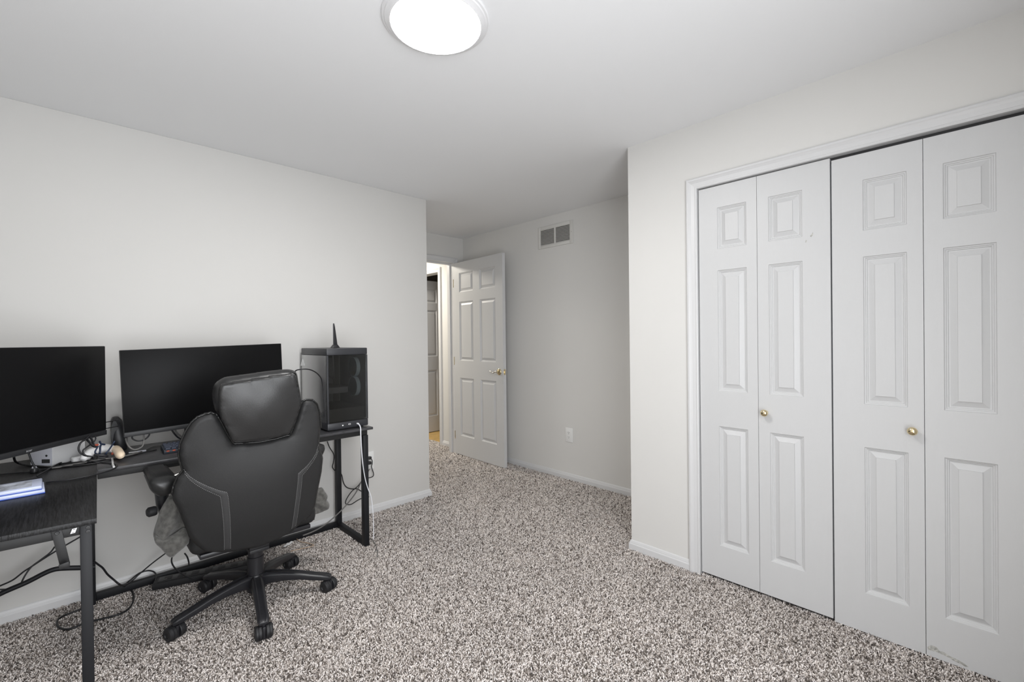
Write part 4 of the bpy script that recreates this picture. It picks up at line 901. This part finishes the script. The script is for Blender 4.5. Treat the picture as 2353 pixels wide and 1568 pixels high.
R_in = [(0.2234,0.3856),(0.2118,0.358),(0.1953,0.3336),(0.1752,0.3102),(0.1515,0.2858),(0.1506,0.2564),(0.1483,0.2104),(0.143,0.1435),(0.1392,0.0845),(0.1352,0.0317)]
strip([q[:2] for q in L_out], [q[:2] for q in L_in], 'charcoal stitched strip on the left flank of the back')
strip([q[:2] for q in R_out], [q[:2] for q in R_in], 'charcoal stitched strip on the right flank of the back')

# headrest cushion
HR = [(-0.1648,0.7356),(-0.1492,0.7407),(-0.0246,0.7558),(0.1007,0.7689),(0.1115,0.7634),(0.1216,0.7253),(0.1337,0.6587),(0.1376,0.6221),(0.1215,0.5555),(0.1047,0.5133),(0.084,0.4882),(-0.019,0.4806),(-0.1078,0.4836),(-0.1251,0.494),(-0.1409,0.532),(-0.1641,0.5925),(-0.1727,0.6336),(-0.1753,0.6827),(-0.1741,0.7149)]
HB = [(-0.1751,0.7358),(-0.1569,0.7491),(-0.1356,0.756),(-0.0735,0.7618),(0.002,0.77),(0.0758,0.7745),(0.1089,0.7701),(0.1288,0.754),(0.1386,0.7068),(0.1499,0.6429),(0.1521,0.6052),(0.1346,0.5369),(0.1173,0.4979),(0.0959,0.4762),(-0.008,0.4679),(-0.0943,0.4719),(-0.1184,0.4893),(-0.1393,0.5326),(-0.1646,0.5931),(-0.1787,0.6129),(-0.1882,0.6582),(-0.1899,0.6921),(-0.1841,0.7219)]
HBF = (Vector(FR[0]) - Vector(FR[3]) * 0.025, FR[1], FR[2], FR[3])
HBQ = [(q.x, q.y) for q in cr([Vector((*q[:2], 0)) for q in HB], 3, True)]
HF = (Vector(FR[0]) + Vector(FR[3]) * 0.030, FR[1], FR[2], FR[3])
HQ = [tuple(p) for p in [(q.x, q.y) for q in cr([Vector((*q[:2], 0)) for q in HR], 3, True)]]
hr = pillow('headrest', HBQ, HBF, rnd(0.040, 0.045, 0.004, 0.10), rnd(0.035, 0.03, 0.006, 0.10), LEATHER2, ch, h=0.008, relax=(12, 0.03))
pillow('headrest_panel', HQ, HF, rnd(0.006, 0.012, 0.016, 0.10), rnd(0.045, 0.010, 0, 0.1), LEATHER2, hr, h=0.009, relax=(40, 0.012),
            wob=lambda u, v: 0.0005 * math.sin(u * 60 + 9 * v) * math.cos(v * 45))
hA = np.array(HQ); HW, HH = pillow.last
def hsurf(u, v):
    d = (HW[:, 0] - u) ** 2 + (HW[:, 1] - v) ** 2; k = np.argpartition(d, 4)[:4]; w_ = 1 / (d[k] + 1e-7)
    return float((HH[k] * w_).sum() / w_.sum())
def onhead(Q, off):
    P0, e1, e2, n = [Vector(v) for v in HF]; Q = dense(Q, 0.006, True)
    return [P0 + e1 * u + e2 * v + n * (hsurf(u, v) + off) for (u, v) in Q]
cx_, cy_ = hA.mean(0)
seam = [(u + (cx_ - u) * 0.035, v + (cy_ - v) * 0.035) for u, v in HQ]
sp_ = onhead(seam, 0.0002); MB().tube(sp_ + [sp_[0]], 0.0011, 5).build('seam', PIPE, hr, smooth=1.2)
# arm rests
AX = {-1: 0.263, 1: 0.876}
def armrest(s, label):
    P0, e1, e2, n = (AX[s], 2.345, 0.725 if s > 0 else 0.702), (1, 0, 0), (0, 0, 1), (0, -1, 0)
    out = [(-0.046, -0.005), (-0.050, 0.020), (-0.040, 0.034), (-0.010, 0.040), (0.025, 0.038), (0.044, 0.026), (0.050, 0.005), (0.040, -0.022), (0.022, -0.040), (-0.008, -0.046), (-0.030, -0.030)]
    Q = [(q.x * (-1 if s > 0 else 1), q.y) for q in cr([Vector((*q, 0)) for q in out], 3, True)]
    a = pillow('arm_pad', Q, (P0, e1, e2, n), rnd(0.030, 0.035, 0.004, 0.05), lambda d: 0.235 + rnd(0.03, 0.03)(d), LEATHER2, ch, h=0.008)
    a['label'] = label
    x = AX[s]
    MB().rings([[(x + 0.024 * math.cos(q) + ox, y + 0.032 * math.sin(q), z) for q in [2 * math.pi * i / 14 for i in range(14)]] for z, ox, y in ((0.668, 0, 2.43), (0.60, -s * 0.006, 2.44), (0.50, -s * 0.03, 2.45), (0.42, -s * 0.075, 2.46), (0.40, -s * 0.15, 2.46))]).build('arm_post', PLASTIC, ch, smooth=1.0)
    MB().lathe((x + s * (0.008 if s > 0 else 0.020), 2.41, 0.585), (s, -0.2, 0.0), [(0, 0), (0.018, 0), (0.020, 0.006), (0.020, 0.026), (0.014, 0.032), (0, 0.033)], 16).build('adjust_knob', RUBBER, ch, smooth=0.7)
    MB().obox((x - s * 0.055, 2.352 + (0.03 if s > 0 else 0), 0.752 if s > 0 else 0.735), (0.030, 0, s * -0.010), (0, 0.008, 0), (0.003, 0, 0.009)).build('arm_bracket', BLACKM if s > 0 else NICKEL, ch, bevel=0.002)
armrest(-1, 'padded left arm rest'); armrest(1, 'padded right arm rest')

# grey fleece jacket bunched on the seat and hanging out on both sides
jk = empty('fleece_jacket', (0.31, 2.36, 0.40), 'grey fleece jacket bunched on the chair seat and hanging out at both sides', 'jacket')
JF = ((0.31, 2.36, 0.40), (1, 0, 0), (0, 0, 1), (0, -1, 0))
def jq(L): return [(p[0] - 0.31, p[2] - 0.40) for p in L]
def folds(u, v): return 0.016 * math.sin(u * 60 - v * 26 + 1.1) + 0.007 * math.sin(v * 62 + u * 30)
JA = jq([(0.287,2.36,0.651),(0.269,2.36,0.63),(0.25,2.36,0.594),(0.241,2.36,0.56),(0.23,2.36,0.522),(0.228,2.36,0.493),(0.241,2.36,0.468),(0.267,2.36,0.452),(0.311,2.36,0.464),(0.334,2.36,0.483),(0.351,2.36,0.509),(0.342,2.36,0.559),(0.32,2.36,0.62)])
JA = [(q.x, q.y) for q in cr([Vector((*q, 0)) for q in JA], 3, True)]
pillow('sleeve', JA, JF, rnd(0.022, 0.035, 0.012, 0.06), rnd(0.035, 0.04), CLOTH, jk, h=0.008, wob=folds)
JB = jq([(0.226,2.345,0.513),(0.244,2.345,0.495),(0.259,2.345,0.486),(0.281,2.345,0.491),(0.306,2.345,0.501),(0.327,2.345,0.511),(0.339,2.345,0.485),(0.348,2.345,0.449),(0.336,2.345,0.434),(0.317,2.345,0.42),(0.299,2.345,0.408),(0.289,2.345,0.4),(0.277,2.345,0.402),(0.266,2.345,0.416),(0.248,2.345,0.449),(0.231,2.345,0.476)])
JB = [(q.x, q.y) for q in cr([Vector((*q, 0)) for q in JB], 3, True)]
HFR = ((0.31, 2.330, 0.40), (1, 0, 0), (0, 0, 1), (0, -1, 0))
pillow('hem', JB, HFR, rnd(0.012, 0.018, 0.004, 0.05), rnd(0.030, 0.03), CLOTH, jk, h=0.008, wob=lambda u, v: 0.004 * math.sin(u * 40 + v * 30))
JC = jq([(0.912,2.5,0.503),(0.944,2.5,0.485),(0.967,2.5,0.489),(0.986,2.5,0.461),(1,2.5,0.433),(0.995,2.5,0.415),(1.009,2.5,0.387),(1.004,2.5,0.365),(0.989,2.5,0.356),(0.961,2.5,0.352),(0.93,2.5,0.351),(0.903,2.5,0.364)])
JC = [(q.x, q.y) for q in cr([Vector((*q, 0)) for q in JC], 3, True)]
pillow('cuff', JC, ((0.31, 2.50, 0.40), (1, 0, 0), (0, 0, 1), (0, -1, 0)), rnd(0.020, 0.02, 0.010, 0.04), rnd(0.04, 0.03), CLOTH, jk, h=0.007, wob=lambda u, v: 0.008 * math.sin(u * 70 + v * 90))
blob('draped_sleeve', [(0.74, 2.545, 0.525), (0.83, 2.535, 0.520), (0.885, 2.525, 0.500), (0.915, 2.515, 0.455)], [0.030, 0.032, 0.030, 0.026], CLOTH, jk)
blob('draped_sleeve', [(0.42, 2.50, 0.525), (0.345, 2.44, 0.520), (0.31, 2.39, 0.49)], [0.032, 0.034, 0.030], CLOTH, jk)
MB().box((0.36, 2.40, 0.4925), (0.80, 2.62, 0.535)).build('bunched_body', CLOTH, jk, bevel=0.02, seg=3)
